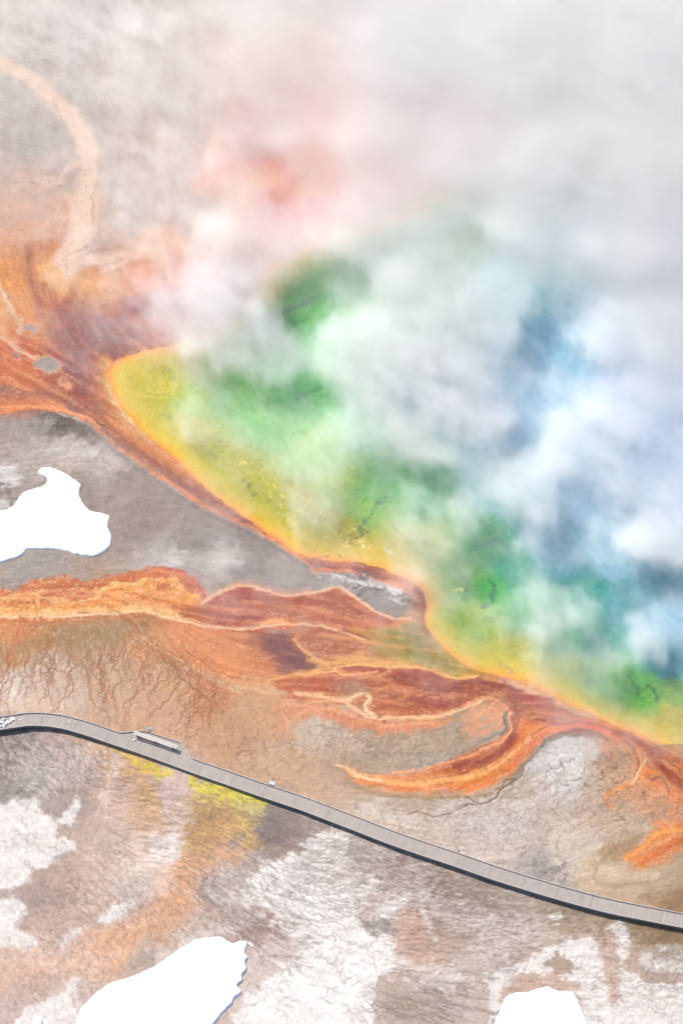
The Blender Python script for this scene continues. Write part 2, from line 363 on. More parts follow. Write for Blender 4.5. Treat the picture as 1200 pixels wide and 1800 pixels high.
crust([(990, 1660), (1040, 1645), (1050, 1690), (1000, 1700)], 13, .8, r=8, brk=.3)
crust([(-20, 820), (30, 815), (38, 838), (20, 862), (-20, 855)], 14, .75, r=5)
crust([(-10, 880), (18, 882), (22, 900), (-10, 903)], 15, .6, r=5)
crust([(280, 985), (330, 960), (420, 985), (400, 1000), (300, 1003)], 16, .5, 'D8D0CC', 8, .35)
crust([(130, 785), (160, 780), (210, 812), (215, 820), (165, 806), (100, 800), (60, 790)], 17, .6, 'D4CBC7', 6, .35)
crust([(255, 1510), (300, 1460), (322, 1500), (300, 1520)], 18, .7, 'E2DBD8', 6, .3)
crust([(195, 1335), (215, 1340), (205, 1400), (190, 1440), (180, 1420)], 19, .55, 'D6C4BC', 5, .3)
crust([(970, 1290), (1040, 1295), (1050, 1330), (1000, 1400), (960, 1380), (960, 1320)], 20, .6, 'E0DAD8', 10, .35)
crust([(0, 1180), (30, 1185), (40, 1230), (-10, 1240)], 21, .4, 'DDD0C8', 8, .3)
crust([(830, 1420), (940, 1400), (960, 1440), (880, 1480), (800, 1450)], 22, .45, 'E0D7D1', 12, .4)
crust([(640, 1420), (720, 1430), (760, 1460), (700, 1450)], 23, .5, 'DDD2CA', 8, .3)
crust([(560, 1465), (640, 1475), (700, 1500), (640, 1530), (580, 1520)], 51, .45, 'D8D0CC', 12, .4)
crust([(850, 1600), (930, 1610), (980, 1650), (900, 1680), (840, 1660)], 52, .4, 'D6CEC9', 12, .4)
crust([(20, 1345), (90, 1335), (130, 1370), (60, 1400)], 53, .35, 'CFC8C4', 10, .4)
crust([(380, 1520), (440, 1530), (470, 1600), (420, 1640), (370, 1580)], 54, .35, 'DAD2CE', 10, .4)
crust([(200, 1520), (290, 1500), (310, 1560), (220, 1600)], 55, .4, 'DDD0C8', 12, .3)
crust([(700, 1680), (790, 1690), (860, 1740), (780, 1770), (700, 1730)], 56, .5, 'D8D2CE', 12, .4)
crust([(270, 1690), (340, 1640), (400, 1620), (420, 1640), (330, 1670), (280, 1700)], 57, .4, 'DCD4D0', 8, .3)
crust([(760, 1580), (850, 1590), (860, 1630), (780, 1640)], 58, .35, 'D6CFCB', 10, .4)
poly([(640, 1625), (660, 1612), (690, 1625), (700, 1640), (660, 1640)], '8F8783', .8, 5, 8, seed=24)
poly([(708, 1600), (728, 1570), (742, 1560), (738, 1600), (757, 1655), (750, 1690), (715, 1690), (700, 1660)], 'BDA294', .6, 6, 6, seed=25)
poly([(962, 1690), (985, 1678), (1012, 1700), (985, 1722)], 'A38E7E', .9, 4, 8, seed=26)
poly([(1060, 1650), (1080, 1640), (1090, 1700), (1085, 1770), (1070, 1760)], 'BDA394', .85, 5, 6, seed=27)
poly([(660, 1740), (700, 1720), (790, 1740), (850, 1720), (850, 1830), (680, 1830)], 'AD9B92', .8, 8, 14, seed=28)
poly([(888, 1735), (930, 1715), (990, 1720), (1020, 1745), (960, 1745), (890, 1752)], 'BAA091', .85, 5, 6, seed=29)
# olive-yellow growth below the walk
for k, (pts, c, a) in enumerate([
    ([(225, 1338), (262, 1346), (310, 1355), (300, 1375), (270, 1365), (240, 1350)], 'C9BE2E', .9),
    ([(330, 1362), (400, 1380), (470, 1408), (465, 1420), (430, 1415), (380, 1405), (345, 1395)], 'C6C032', .95),
    ([(340, 1390), (400, 1400), (450, 1420), (440, 1450), (380, 1435), (340, 1420)], 'C4AA66', .5),
    ([(155, 1302), (200, 1318), (260, 1340), (240, 1345), (180, 1318)], 'C7B548', .7),
    ([(400, 1400), (450, 1412), (470, 1430), (440, 1440)], 'CFC68A', .45)]):
    poly(pts, c, a, 5, 6, 1.2, .25, 0, 30 + k)
poly([(283, 1375), (315, 1358), (325, 1368), (310, 1400), (292, 1440), (280, 1420)], 'C4AEA8', .9, 5, 4, seed=36)
poly([(325, 1430), (360, 1420), (410, 1440), (380, 1480), (350, 1530), (330, 1560), (322, 1500)], 'BE975F', .45, 8, 8, seed=37, brk=.2)
# orange streak running down from the growth
stroke([(410, 1480), (385, 1505), (355, 1530), (335, 1560), (325, 1590), (300, 1618), (265, 1640), (215, 1665), (150, 1690), (60, 1715), (-30, 1740)], 34, 'CFA78E', .4, .9, w_end=48, brk=.2, bs=3)
stroke([(345, 1510), (332, 1550), (325, 1580), (300, 1612), (262, 1635), (215, 1658)], 14, 'C99268', .4, .9, brk=.25, bs=2)
poly([(400, 1485), (425, 1478), (440, 1462), (430, 1460), (412, 1475)], '8F8C8E', .7, 3, 3, seed=38, brk=.4)
poly([(400, 1486), (415, 1480), (420, 1488), (405, 1492)], '8A888C', .8, 3, 2, seed=39, brk=.3)
poly([(-30, 1290), (60, 1292), (120, 1310), (100, 1370), (40, 1400), (-30, 1390)], '756B6A', .45, 12, 12, seed=40, brk=.35)
poly([(470, 1430), (520, 1440), (545, 1455), (500, 1490), (465, 1500), (455, 1480)], '7E7270', .55, 10, 8, seed=41, brk=.2)
poly([(1100, 1590), (1140, 1572), (1230, 1560), (1230, 1612), (1190, 1606), (1130, 1592)], 'A08062', .5, 10, 8, seed=42)
poly([(935, 1520), (965, 1510), (1000, 1528), (985, 1550), (955, 1552)], '938A88', .7, 6, 10, 1.0, .35, seed=43)
poly([(1115, 1615), (1200, 1635), (1220, 1690), (1170, 1700), (1130, 1660)], '84704F', .5, 8, 12, seed=44, brk=.4)
poly([(85, 745), (110, 730), (140, 738), (125, 752), (95, 755)], '625852', .7, 6, 3, seed=45)
poly([(60, 742), (100, 736), (90, 752), (70, 765)], 'A9A19D', .6, 6, 3, seed=46)
for k, q in enumerate([(5, 860), (15, 905), (30, 890)]): poly([(q[0] - 12, q[1] - 6), (q[0] + 10, q[1] - 8), (q[0] + 14, q[1] + 8), (q[0] - 10, q[1] + 8)], '5F5552', .6, 4, 6, 1, .3, seed=60 + k)

# ---- far left: pale runoff, orange mats, small ponds
stroke([(-20, 98), (40, 128), (90, 168), (125, 205), (146, 240), (156, 280), (152, 330), (146, 380), (134, 430), (105, 480)], 21, 'EFCFBB', .92, .5, w_end=50, brk=.0, bs=4)
stroke([(160, 200), (182, 240), (186, 275), (172, 310), (164, 340), (160, 370), (162, 410)], 3.5, 'B9A097', .6, .9)
stroke([(95, 175), (120, 225), (126, 262), (110, 300), (85, 322)], 3, 'AE9488', .5, .9)
stroke([(150, 285), (118, 298), (95, 322), (65, 318)], 8, 'E6C9B6', .7, .7, brk=.2)
stroke([(140, 300), (118, 318), (100, 332)], 6, 'B49C90', .6, .8)
for k in range(9):
    x0 = 118 + 8 * k; y0 = 452 - 5 * k
    stroke([(x0, y0), (x0 + 30, y0 - 14 + k), (x0 + 70, y0 - 28 + 3 * k)], 2.6, 'BCA196', .5, .9)
stroke([(105, 478), (140, 462), (200, 452), (270, 440), (300, 452)], 20, 'EBCDBA', .75, .6, brk=.1)
stroke([(75, 470), (95, 478), (105, 500), (108, 512)], 26, 'F0B67A', .8, .7, brk=.3)
stroke([(48, 440), (52, 480), (58, 520), (66, 555), (80, 590)], 15, '9A5444', .7, .8, w_end=26)
stroke([(-10, 460), (10, 480), (35, 520), (50, 560), (75, 590)], 34, 'E8944A', .7, .8, brk=.25, bs=1.0)
stroke([(-10, 480), (12, 530), (30, 565), (36, 585)], 9, 'F0CDB0', .85, .7, brk=.2)
stroke([(-10, 590), (12, 600), (45, 622), (75, 632), (98, 638), (106, 650)], 7, 'EFC3A0', .85, .7)
stroke([(-10, 570), (10, 590), (30, 605)], 8, 'F0B080', .7, .8)
stroke([(10, 430), (30, 405), (60, 395), (85, 395)], 12, 'E0A070', .6, .8, brk=.3)
poly([(75, 590), (110, 560), (150, 560), (200, 590), (190, 640), (170, 700), (110, 690), (80, 650)], '8E4438', .6, 16, 8, seed=61)
def pond(x, y, a, b, rot, col='A59A96', rim='E9B48C'):
    c, s = math.cos(math.radians(rot)), math.sin(math.radians(rot))
    P = [(x + a * math.cos(t) * c - b * math.sin(t) * s, y + a * math.cos(t) * s + b * math.sin(t) * c) for t in np.linspace(0, 6.28, 12, endpoint=False)]
    P2 = [(x + (q[0] - x) * 1.25, y + (q[1] - y) * 1.35) for q in P]
    poly(P2, rim, .8, 2.0, 1.5, .8, seed=62); poly(P, col, .95, 1.2, 1.5, .8, h=-0.04, seed=62)
pond(82, 641, 21, 11, 8); pond(52, 578, 13, 4, 15); pond(31, 626, 7, 3, 35, '8d7f7a'); pond(8, 686, 16, 3.4, -8, '6f625c'); pond(57, 694, 15, 4.5, 3, '8F7A6C')
pond(16, 522, 3, 6, 0, '8F6C58'); poly([(105, 668), (120, 664), (129, 678), (124, 688), (108, 680)], 'E3A07C', .9, 3, 3, seed=63); pond(113, 672, 6, 3, 30, '9A7060', 'E3A07C')
for k in range(60):
    x = random.uniform(5, 60); y = random.uniform(455, 575)
    stroke([(x, y), (x + random.uniform(1, 3), y + random.uniform(-1, 2))], 2.2, '8A6450', .6, .8, smooth=False)
for q in [(275, 485), (240, 555)]: pond(q[0] + 20, q[1], 9, 8, 40, 'A79C98', 'E9C4AC')
stroke([(240, 440), (280, 450), (285, 480), (290, 510)], 5, 'E8A888', .6, .9)
stroke([(350, 330), (420, 300), (470, 290), (500, 300), (480, 330), (450, 345)], 22, 'EE9458', .55, .9, brk=.25, bs=3)
stroke([(470, 368), (488, 354), (503, 342)], 10, 'CC7048', .7, .9)
stroke([(440, 345), (470, 330), (500, 318), (530, 312)], 12, 'EBA070', .5, .9, brk=.2, bs=2)
stroke([(430, 230), (450, 260), (480, 270), (510, 285)], 7, 'C39484', .6, .9)
stroke([(540, 385), (575, 375), (590, 360)], 12, 'E0A830', .6, .9)

gr_ = fbm(GX / .45, GY / .45, 4, 650, .7)
gm = look(table([(x, y, v) for x, y, v in [(20, 500, 1), (60, 480, .9), (90, 480, .9), (40, 560, 1), (60, 440, .7), (90, 520, .5), (130, 600, .1), (150, 480, .1), (250, 500, 0), (60, 380, .15), (30, 620, .2), (60, 680, .1), (200, 700, .5), (210, 740, .4), (300, 800, .1)]], 2.2, 14), QX, QY)[..., 0] * (PY < 830)
G = G * (1 - (gm * ss(.1, .6, gr_) * .6)[..., None]) + hx('F4C490') * (gm * ss(.1, .6, gr_) * .6)[..., None]
G = G * (1 - (gm * ss(.1, .6, -gr_) * .35)[..., None]) + hx('B8643C') * (gm * ss(.1, .6, -gr_) * .35)[..., None]
for P_, w_, c_, a_2 in [([(180, 480), (220, 462), (262, 452), (292, 462), (300, 490)], 7, 'EDC8B0', .7), ([(0, 345), (40, 325), (80, 312), (110, 318)], 8, 'DDBFAE', .6), ([(110, 500), (150, 492), (200, 500), (230, 520)], 12, 'E8B088', .6), ([(120, 340), (128, 380), (118, 420), (100, 450)], 10, 'F0CDB8', .5),
                         ([(0, 300), (20, 318), (60, 322)], 5, '9A8E88', .5), ([(340, 345), (400, 315), (450, 300)], 14, 'EBC4A8', .5), ([(440, 255), (470, 275), (520, 290), (560, 320)], 6, 'DDA98C', .6)]:
    stroke(P_, w_, c_, a_2, .8)
# ---- channel along the pool: dark red bed, bright rim against the terrace, orange-to-yellow shelf
EDGE = [(-80, 735), (0, 726), (50, 719), (100, 722), (140, 736), (170, 755), (200, 783), (235, 808), (300, 852), (350, 886), (425, 922), (470, 945), (505, 966), (535, 986), (552, 1002), (580, 1004), (610, 1005), (640, 1016), (670, 1024), (700, 1036), (728, 1050)]
stroke([(-80, 700), (0, 704), (60, 704), (110, 706), (150, 716), (180, 735), (212, 770), (250, 796), (305, 834), (355, 868), (425, 908), (470, 932), (510, 958), (545, 980), (580, 992), (640, 1002), (700, 1024), (740, 1040)], 40, '9A5A48', .85, .5, w_end=16)
stroke([(175, 650), (178, 700), (205, 745), (260, 785), (330, 835), (400, 880), (450, 912), (500, 945), (545, 972)], 36, 'DA8A4C', .8, .8, w_end=16, brk=.15, bs=1.0)
stroke([(185, 640), (196, 690), (222, 730), (265, 770)], 26, 'E5AE58', .8, .7, w_end=16, brk=.3, bs=.8)
stroke([(190, 645), (200, 695), (232, 742)], 12, 'F2D09A', .8, .8, brk=.42, bs=.6)
stroke([(150, 600), (165, 650), (160, 700), (175, 730)], 34, '9C5644', .6, .9)
stroke([(-80, 708), (0, 712), (60, 712), (105, 714)], 16, 'D9763E', .8, .9)
stroke([p for p in EDGE], 5.5, 'E88548', .95, .6, jig=.35, h=.05)
stroke([(x + 2, y + 5) for x, y in EDGE[3:]], 3.0, 'DCC9BE', .6, .7, jig=.35, brk=.3)
stroke([(x + 3, y + 9) for x, y in EDGE[4:14]], 9, '8A7F7D', .6, .9, brk=.2)
stroke([(500, 955), (545, 975), (600, 990), (650, 995), (700, 1015), (735, 1035)], 12, 'D98460', .6, .8)
stroke([(680, 1024), (705, 1032), (722, 1042), (732, 1056)], 8, 'E8A080', .85, .6)
stroke([(735, 1020), (742, 1050), (742, 1075), (735, 1090)], 12, 'A5603E', .8, .8)
# crust nose between the streams
poly([(560, 1010), (610, 1008), (640, 1020), (690, 1036), (724, 1052), (722, 1068), (700, 1078), (676, 1078), (640, 1060), (610, 1032)], 'A59C99', .55, 4, 4, seed=70)
for k in range(46):
    t = random.random(); x = 600 + 120 * t; y = 1014 + 48 * t + random.uniform(-14, 14)
    stroke([(x, y), (x + random.uniform(-9, 9), y + random.uniform(-5, 5)), (x + random.uniform(-14, 14), y + random.uniform(-8, 8))], 2.0, random.choice(['5E5452', '5E5452', 'E8E2E0']), .6, .8)
for k in range(40):
    x = random.uniform(555, 700); y = 1008 + (x - 555) * .22 + random.uniform(-3, 3)
    stroke([(x, y), (x + random.uniform(3, 12), y + random.uniform(0, 5))], 3, 'E5E0DE', .6, .8, smooth=False)

# ---- lower stream
poly([(-60, 1036), (0, 1035), (35, 1033), (60, 1020), (90, 1016), (120, 1016), (150, 1024), (190, 1012), (250, 1001), (290, 998), (330, 1003), (352, 1032), (368, 1050), (400, 1038), (430, 1031), (460, 1037), (500, 1046), (545, 1044), (570, 1042), (592, 1036), (612, 1042), (636, 1058), (660, 1074), (690, 1086), (720, 1092), (690, 1110), (640, 1130), (560, 1120), (460, 1112), (380, 1108), (330, 1096), (280, 1086), (240, 1082), (100, 1090), (-60, 1092)], 'C46A3A', .95, 3, 1.5, h=-.03, seed=71)
poly([(-60, 1050), (0, 1050), (30, 1045), (65, 1044), (95, 1056), (135, 1058), (165, 1045), (185, 1031), (230, 1022), (280, 1019), (312, 1022), (330, 1045), (350, 1058), (330, 1075), (290, 1082), (250, 1076), (200, 1078), (130, 1082), (50, 1082), (-60, 1086)], 'E08A36', .95, 3, 2, seed=72)
stroke([(-60, 1052), (0, 1052), (30, 1047), (65, 1046), (95, 1057), (135, 1060), (165, 1048), (185, 1034), (230, 1025), (280, 1022), (310, 1025), (328, 1045), (356, 1060)], 6, 'F3BE78', .85, .7, brk=.35, bs=.7)
stroke([(-60, 1078), (0, 1078), (60, 1078), (130, 1078), (200, 1074), (260, 1072), (310, 1082)], 12, 'F4C07A', .9, .7, brk=.33, bs=.7)
stroke([(-60, 1084), (0, 1084), (60, 1083), (130, 1083), (200, 1079), (250, 1076), (300, 1084), (340, 1095), (380, 1102), (430, 1105)], 3, 'F6C898', .9, .6)
stroke([(180, 1050), (240, 1036), (290, 1035), (330, 1060)], 22, 'EFA650', .6, .9, brk=.45, bs=.7)
for x, y, r in [(25, 1060, 9), (52, 1059, 7), (213, 1052, 7), (218, 1060, 6), (250, 1057, 10), (280, 1031, 14), (300, 1032, 8), (90, 1064, 6), (190, 1048, 7)]:
    poly([(x - r, y), (x, y - r * .5), (x + r, y), (x, y + r * .5)], 'B0552A', .75, 4, 4, .8, .3, seed=int(x))
for k in range(90):
    x = random.uniform(0, 330); y = random.uniform(1030, 1080) + (10 if x < 150 else -2)
    stroke([(x, y), (x + random.uniform(2, 7), y + random.uniform(-2, 2))], random.uniform(1.2, 2.4), random.choice(['F8CF90', 'F8CF90', 'C06028', 'FADBA8']), .6, .8, smooth=False)
poly([(350, 1062), (400, 1042), (430, 1036), (480, 1046), (545, 1048), (590, 1042), (625, 1062), (650, 1082), (620, 1098), (540, 1094), (470, 1098), (400, 1098), (350, 1088), (310, 1078)], 'AE6550', .75, 8, 3, seed=73)
stroke([(300, 1070), (340, 1082), (400, 1100)], 7, 'A0512F', .7, .8)
stroke([(355, 1062), (372, 1050), (400, 1037), (430, 1031), (460, 1037), (500, 1047), (545, 1044), (570, 1042), (592, 1036), (612, 1042), (636, 1058), (660, 1074), (690, 1086)], 4.5, 'F4C3A0', .9, .7, h=.04)
stroke([(400, 1033), (430, 1028), (460, 1033), (500, 1042), (545, 1040)], 10, 'D8A68C', .6, .9)
stroke([(360, 1100), (420, 1105), (455, 1098), (480, 1096), (545, 1098), (600, 1108), (640, 1125)], 6, 'D9A184', .75, .7)
stroke([(462, 1097), (480, 1091), (500, 1093), (516, 1096)], 8, 'F0A068', .8, .8, brk=.3, bs=.7)
stroke([(470, 1108), (500, 1112), (530, 1105), (545, 1098)], 9, 'B89C8C', .6, .9)
poly([(515, 1120), (550, 1104), (600, 1106), (640, 1118), (700, 1135), (690, 1165), (620, 1168), (570, 1172), (535, 1160), (520, 1140)], 'B26A4A', .8, 7, 4, seed=74)
stroke([(515, 1122), (530, 1140), (550, 1155), (575, 1166), (610, 1160), (640, 1148)], 14, 'E6A070', .7, .8, brk=.4, bs=.8)
poly([(470, 1118), (500, 1122), (540, 1148), (570, 1168), (560, 1182), (520, 1190), (480, 1172), (462, 1140)], '7C5054', .7, 16, 5, seed=75)
stroke([(620, 1110), (650, 1118), (700, 1130)], 18, 'D59A44', .7, .9, w_end=34)
poly([(650, 1100), (700, 1098), (735, 1092), (745, 1115), (765, 1145), (800, 1170), (840, 1186), (800, 1192), (760, 1178), (700, 1165), (660, 1150), (640, 1125)], 'B39A4C', .85, 8, 4, seed=76)
poly([(680, 1110), (720, 1105), (750, 1145), (790, 1172), (770, 1178), (700, 1150)], '98945A', .8, 8, 5, seed=77)
stroke([(720, 1090), (710, 1095), (690, 1100)], 12, 'E2A050', .8, .8)
# middle stream
poly([(480, 1190), (520, 1186), (560, 1178), (600, 1172), (640, 1167), (690, 1170), (740, 1177), (770, 1180), (792, 1192), (840, 1192), (880, 1190), (920, 1205), (970, 1232), (1020, 1258), (1060, 1272), (1110, 1290), (1160, 1320), (1260, 1370), (1260, 1440), (1190, 1392), (1160, 1360), (1130, 1320), (1090, 1296), (1040, 1282), (980, 1280), (930, 1300), (900, 1330), (895, 1285), (890, 1255), (850, 1236), (800, 1250), (740, 1264), (680, 1264), (630, 1250), (560, 1232), (500, 1230)], 'B4603E', .95, 4, 2, h=-.03, seed=78)
poly([(640, 1180), (700, 1180), (750, 1190), (790, 1200), (840, 1198), (890, 1205), (920, 1240), (900, 1270), (860, 1235), (780, 1240), (720, 1240), (680, 1225)], '9C5848', .7, 12, 6, seed=79, brk=.1)
poly([(900, 1215), (960, 1245), (1020, 1262), (1080, 1280), (1130, 1310), (1190, 1355), (1250, 1390), (1230, 1400), (1160, 1345), (1090, 1292), (1020, 1276), (950, 1280), (910, 1295)], 'A4604A', .75, 7, 3, seed=80)
stroke([(800, 1205), (830, 1197), (870, 1198), (900, 1208), (915, 1225)], 14, '96606A', .55, .8)
stroke([(470, 1200), (520, 1187), (560, 1178), (600, 1172), (640, 1167), (690, 1170), (740, 1177), (768, 1180), (790, 1192), (830, 1190)], 5, 'F2B468', .85, .7, brk=.15)
stroke([(560, 1178), (590, 1166), (640, 1160), (700, 1168)], 14, 'E2A866', .6, .9, brk=.3, bs=.8)
stroke([(590, 1180), (620, 1188), (660, 1186), (690, 1176)], 4, 'F0B878', .8, .7)
stroke([(520, 1222), (560, 1222), (600, 1232), (625, 1250), (650, 1262), (690, 1264), (740, 1263), (790, 1254), (830, 1240), (848, 1228)], 5, 'F3BC8C', .8, .8, brk=.15)
stroke([(600, 1232), (640, 1220), (650, 1232), (640, 1245), (655, 1258)], 7, 'F7CFA0', .85, .8, brk=.15)
stroke([(540, 1232), (580, 1228), (610, 1232), (640, 1225)], 7, 'EDA878', .7, .8, brk=.2)
poly([(600, 1235), (625, 1232), (640, 1240), (615, 1244)], '9E7C68', .8, 3, 2, seed=81)
poly([(590, 1195), (640, 1200), (650, 1215), (620, 1228), (590, 1215)], 'A2836F', .6, 8, 4, seed=82)
poly([(520, 1250), (560, 1236), (620, 1256), (700, 1268), (780, 1262), (800, 1268), (740, 1292), (660, 1292), (600, 1278), (560, 1262), (530, 1262)], 'DA8256', .9, 7, 4, seed=83)
stroke([(500, 1275), (540, 1250), (580, 1247), (620, 1262)], 6, 'EFB48E', .6, .9)
for k in range(160):
    x = random.uniform(670, 890); y = random.uniform(1195, 1245)
    stroke([(x, y), (x + random.uniform(3, 9), y + random.uniform(-1, 2))], random.uniform(1.3, 2.6), random.choice(['D98458', 'E09868', '7E3A34']), .5, .8, smooth=False)
# island inside the bend
poly([(800, 1262), (840, 1240), (870, 1232), (888, 1250), (890, 1275), (878, 1296), (840, 1312), (790, 1324), (740, 1336), (690, 1345), (650, 1345), (620, 1320), (700, 1310), (760, 1290)], 'B5A08C', .7, 8, 6, seed=84, h=.03)
poly([(815, 1262), (850, 1240), (882, 1244), (890, 1262), (878, 1280), (850, 1290), (835, 1305), (815, 1290)], 'E09A70', .75, 7, 8, seed=85, brk=.2)
stroke([(890, 1257), (884, 1268), (888, 1285), (872, 1292), (840, 1305)], 6, '8E847A', .8, .7)
stroke([(896, 1255), (893, 1268), (896, 1285), (880, 1302), (850, 1318)], 5, 'E9A078', .85, .7)
# lower lens
poly([(588, 1342), (612, 1350), (645, 1360), (700, 1360), (760, 1351), (805, 1336), (850, 1314), (880, 1298), (898, 1275), (905, 1262), (925, 1270), (960, 1275), (948, 1292), (925, 1310), (912, 1335), (890, 1362), (850, 1385), (800, 1395), (720, 1393), (650, 1385), (628, 1372)], 'DF8248', .95, 4, 2, seed=86, h=-.02)
poly([(760, 1352), (805, 1338), (850, 1316), (880, 1300), (900, 1280), (915, 1290), (900, 1315), (870, 1340), (830, 1356), (780, 1362)], 'A85842', .75, 8, 4, seed=87)
stroke([(590, 1342), (620, 1356), (650, 1366), (700, 1374), (760, 1372), (820, 1366), (860, 1350)], 10, 'F2AE6A', .8, .8, brk=.3, bs=.8)
stroke([(592, 1344), (625, 1360), (665, 1370)], 4, 'F8C9A0', .8, .8)
stroke([(640, 1385), (720, 1396), (800, 1399), (850, 1390), (895, 1365)], 8, 'C79A72', .7, .9)
for k in range(130):
    t = random.random(); x = 740 + 150 * t; y = 1368 - 55 * t * t + random.uniform(-10, 12)
    stroke([(x, y), (x + random.uniform(1, 4), y + random.uniform(-1, 1))], random.uniform(1.2, 2.2), '8E3C2C', .6, .8, smooth=False)
# rim band round the crust lobe
stroke([(895, 1360), (915, 1335), (935, 1308), (960, 1290), (995, 1282), (1030, 1284), (1065, 1292), (1095, 1305), (1118, 1325), (1130, 1350), (1150, 1375), (1200, 1400)], 15, 'DE7C48', .9, .7, w_end=26)
stroke([(930, 1300), (960, 1284), (1000, 1278), (1040, 1280), (1080, 1294)], 4, 'F0A884', .8, .8)
stroke([(898, 1378), (922, 1345), (945, 1316), (972, 1298), (1005, 1290), (1040, 1294), (1066, 1304)], 8, '8A7C72', .75, .8, brk=.2)
stroke([(1085, 1302), (1105, 1316), (1120, 1332), (1124, 1352)], 4, '6E625E', .85, .7)
stroke([(1140, 1368), (1160, 1366), (1172, 1384)], 4, '7A6C68', .7, .7)
poly([(1050, 1298), (1085, 1300), (1080, 1325), (1062, 1328)], 'DE9470', .7, 8, 5, seed=88)
poly([(1120, 1340), (1140, 1345), (1180, 1380), (1230, 1400), (1230, 1440), (1180, 1420), (1130, 1400), (1080, 1420), (1065, 1395), (1100, 1380)], 'D99264', .45, 9, 8, seed=89, brk=.15)
stroke([(1115, 1380), (1125, 1350), (1140, 1335), (1180, 1350)], 5, 'F2B98A', .7, .8)
poly([(1090, 1508), (1120, 1490), (1140, 1462), (1165, 1450), (1230, 1445), (1230, 1490), (1190, 1500), (1160, 1522), (1125, 1530)], 'E08238', .9, 10, 6, seed=90)
stroke([(1150, 1500), (1180, 1490), (1230, 1470)], 9, 'C85F20', .7, .9)
stroke([(1130, 1488), (1165, 1465), (1230, 1462)], 6, 'F2A85C', .7, .9, brk=.2)
poly([(1050, 1500), (1090, 1475), (1125, 1470), (1110, 1500), (1080, 1520)], 'A98866', .65, 10, 5, seed=91)
stroke([(1050, 1520), (1045, 1545), (1080, 1562), (1140, 1555)], 5, 'B08E6A', .6, .9)
stroke([(1060, 1530), (1100, 1545), (1150, 1540)], 12, 'E2CBAF', .5, .9)
stroke([(870, 1185), (890, 1200), (925, 1212), (960, 1226), (1000, 1240), (1028, 1250)], 11, 'F0C0A0', .85, .8, brk=.35, bs=.7)
stroke([(850, 1190), (900, 1192), (950, 1212), (1000, 1238), (1050, 1258), (1110, 1280), (1250, 1350)], 12, 'E0A04A', .7, .8)
stroke([(985, 1252), (1040, 1268), (1090, 1284), (1140, 1305), (1200, 1345)], 7, 'D98C5C', .6, .9)
poly([(1170, 1334), (1195, 1336), (1192, 1342), (1176, 1341)], '3A2E30', .9, 1.5, 1, seed=92)
stroke([(1172, 1335), (1200, 1345), (1250, 1360)], 20, 'E08A48', .5, .9)
# olive-brown fringe of the flats under the lower stream
stroke([(-40, 1095), (40, 1098), (130, 1094), (220, 1088), (290, 1096)], 16, 'B46F3E', .6, .9, brk=.15)
stroke([(30, 1140), (80, 1125), (140, 1120), (200, 1118)], 20, '9C8055', .5, .9, brk=.3, bs=2)
stroke([(0, 1185), (20, 1140), (40, 1110)], 20, 'B8683E', .5, .9, brk=.3)
stroke([(330, 1175), (370, 1195), (420, 1210), (500, 1222)], 9, 'E0BE98', .7, .9)
stroke([(240, 1082), (235, 1100), (250, 1130), (290, 1160), (350, 1190)], 14, 'B07850', .4, .9)
for k in range(22):
    x = random.gauss(432, 20); y = random.gauss(1198, 5); stroke([(x, y), (x + 3, y + 1)], 2.5, 'B8603E', .7, .8, smooth=False)
for x, y in [(672, 1269), (672, 1270)]: stroke([(x, y), (x + 1, y)], 4, '5E3830', .9, .5, smooth=False)

# running water draws the mats out along the flow
def smear(M, L, w):
    global G
    acc = G.copy(); n = 1
    i0, j0 = np.meshgrid(np.arange(NX, dtype=np.float32), np.arange(NY, dtype=np.float32))
    for sgn in (1, -1):
        pi, pj = i0.copy(), j0.copy()
        for k in range(L):
            ii = np.clip(pi, 0, NX - 1).astype(np.int32); jj = np.clip(pj, 0, NY - 1).astype(np.int32)
            if k: acc += G[jj, ii]; n += 1
            pi += sgn * FX[jj, ii]; pj -= sgn * FY[jj, ii]
    acc /= n
    G = G * (1 - M * w) + acc * (M * w)
sat = ss(.42, .68, (G[..., 0] - G[..., 2]) / (G[..., 0] + 1e-3))[..., None]
amp_s = sat[..., 0] * (PY > 560)
# first ruffle across the flow, then draw out, so edges feather into streaks
sh = (1.3 * LB * amp_s)
ii = np.clip(np.arange(NX)[None] + sh * FY * 1.0, 0, NX - 1).astype(np.int32); jj = np.clip(np.arange(NY)[:, None] + sh * FX * 1.0, 0, NY - 1).astype(np.int32)
G = G[jj, ii]
calm_bed = (1 - (1 - ss(300, 350, PX)) * ss(1008, 1018, PY) * (1 - ss(1084, 1092, PY)))[..., None]
smear(sat * calm_bed, 5, .5)
cl = fbm(GX / .5, GY / .42, 4, 640, .7) + .5 * fbm(GX / 1.6, GY / 1.0, 3, 641)
mk_ = (1 - calm_bed) * sat
G = G * (1 - mk_ * ss(.15, .6, cl)[..., None] * .6) + hx('F8CC88') * mk_ * ss(.15, .6, cl)[..., None] * .6
G = G * (1 - mk_ * ss(.15, .6, -cl)[..., None] * .45) + hx('B85A28') * mk_ * ss(.15, .6, -cl)[..., None] * .45

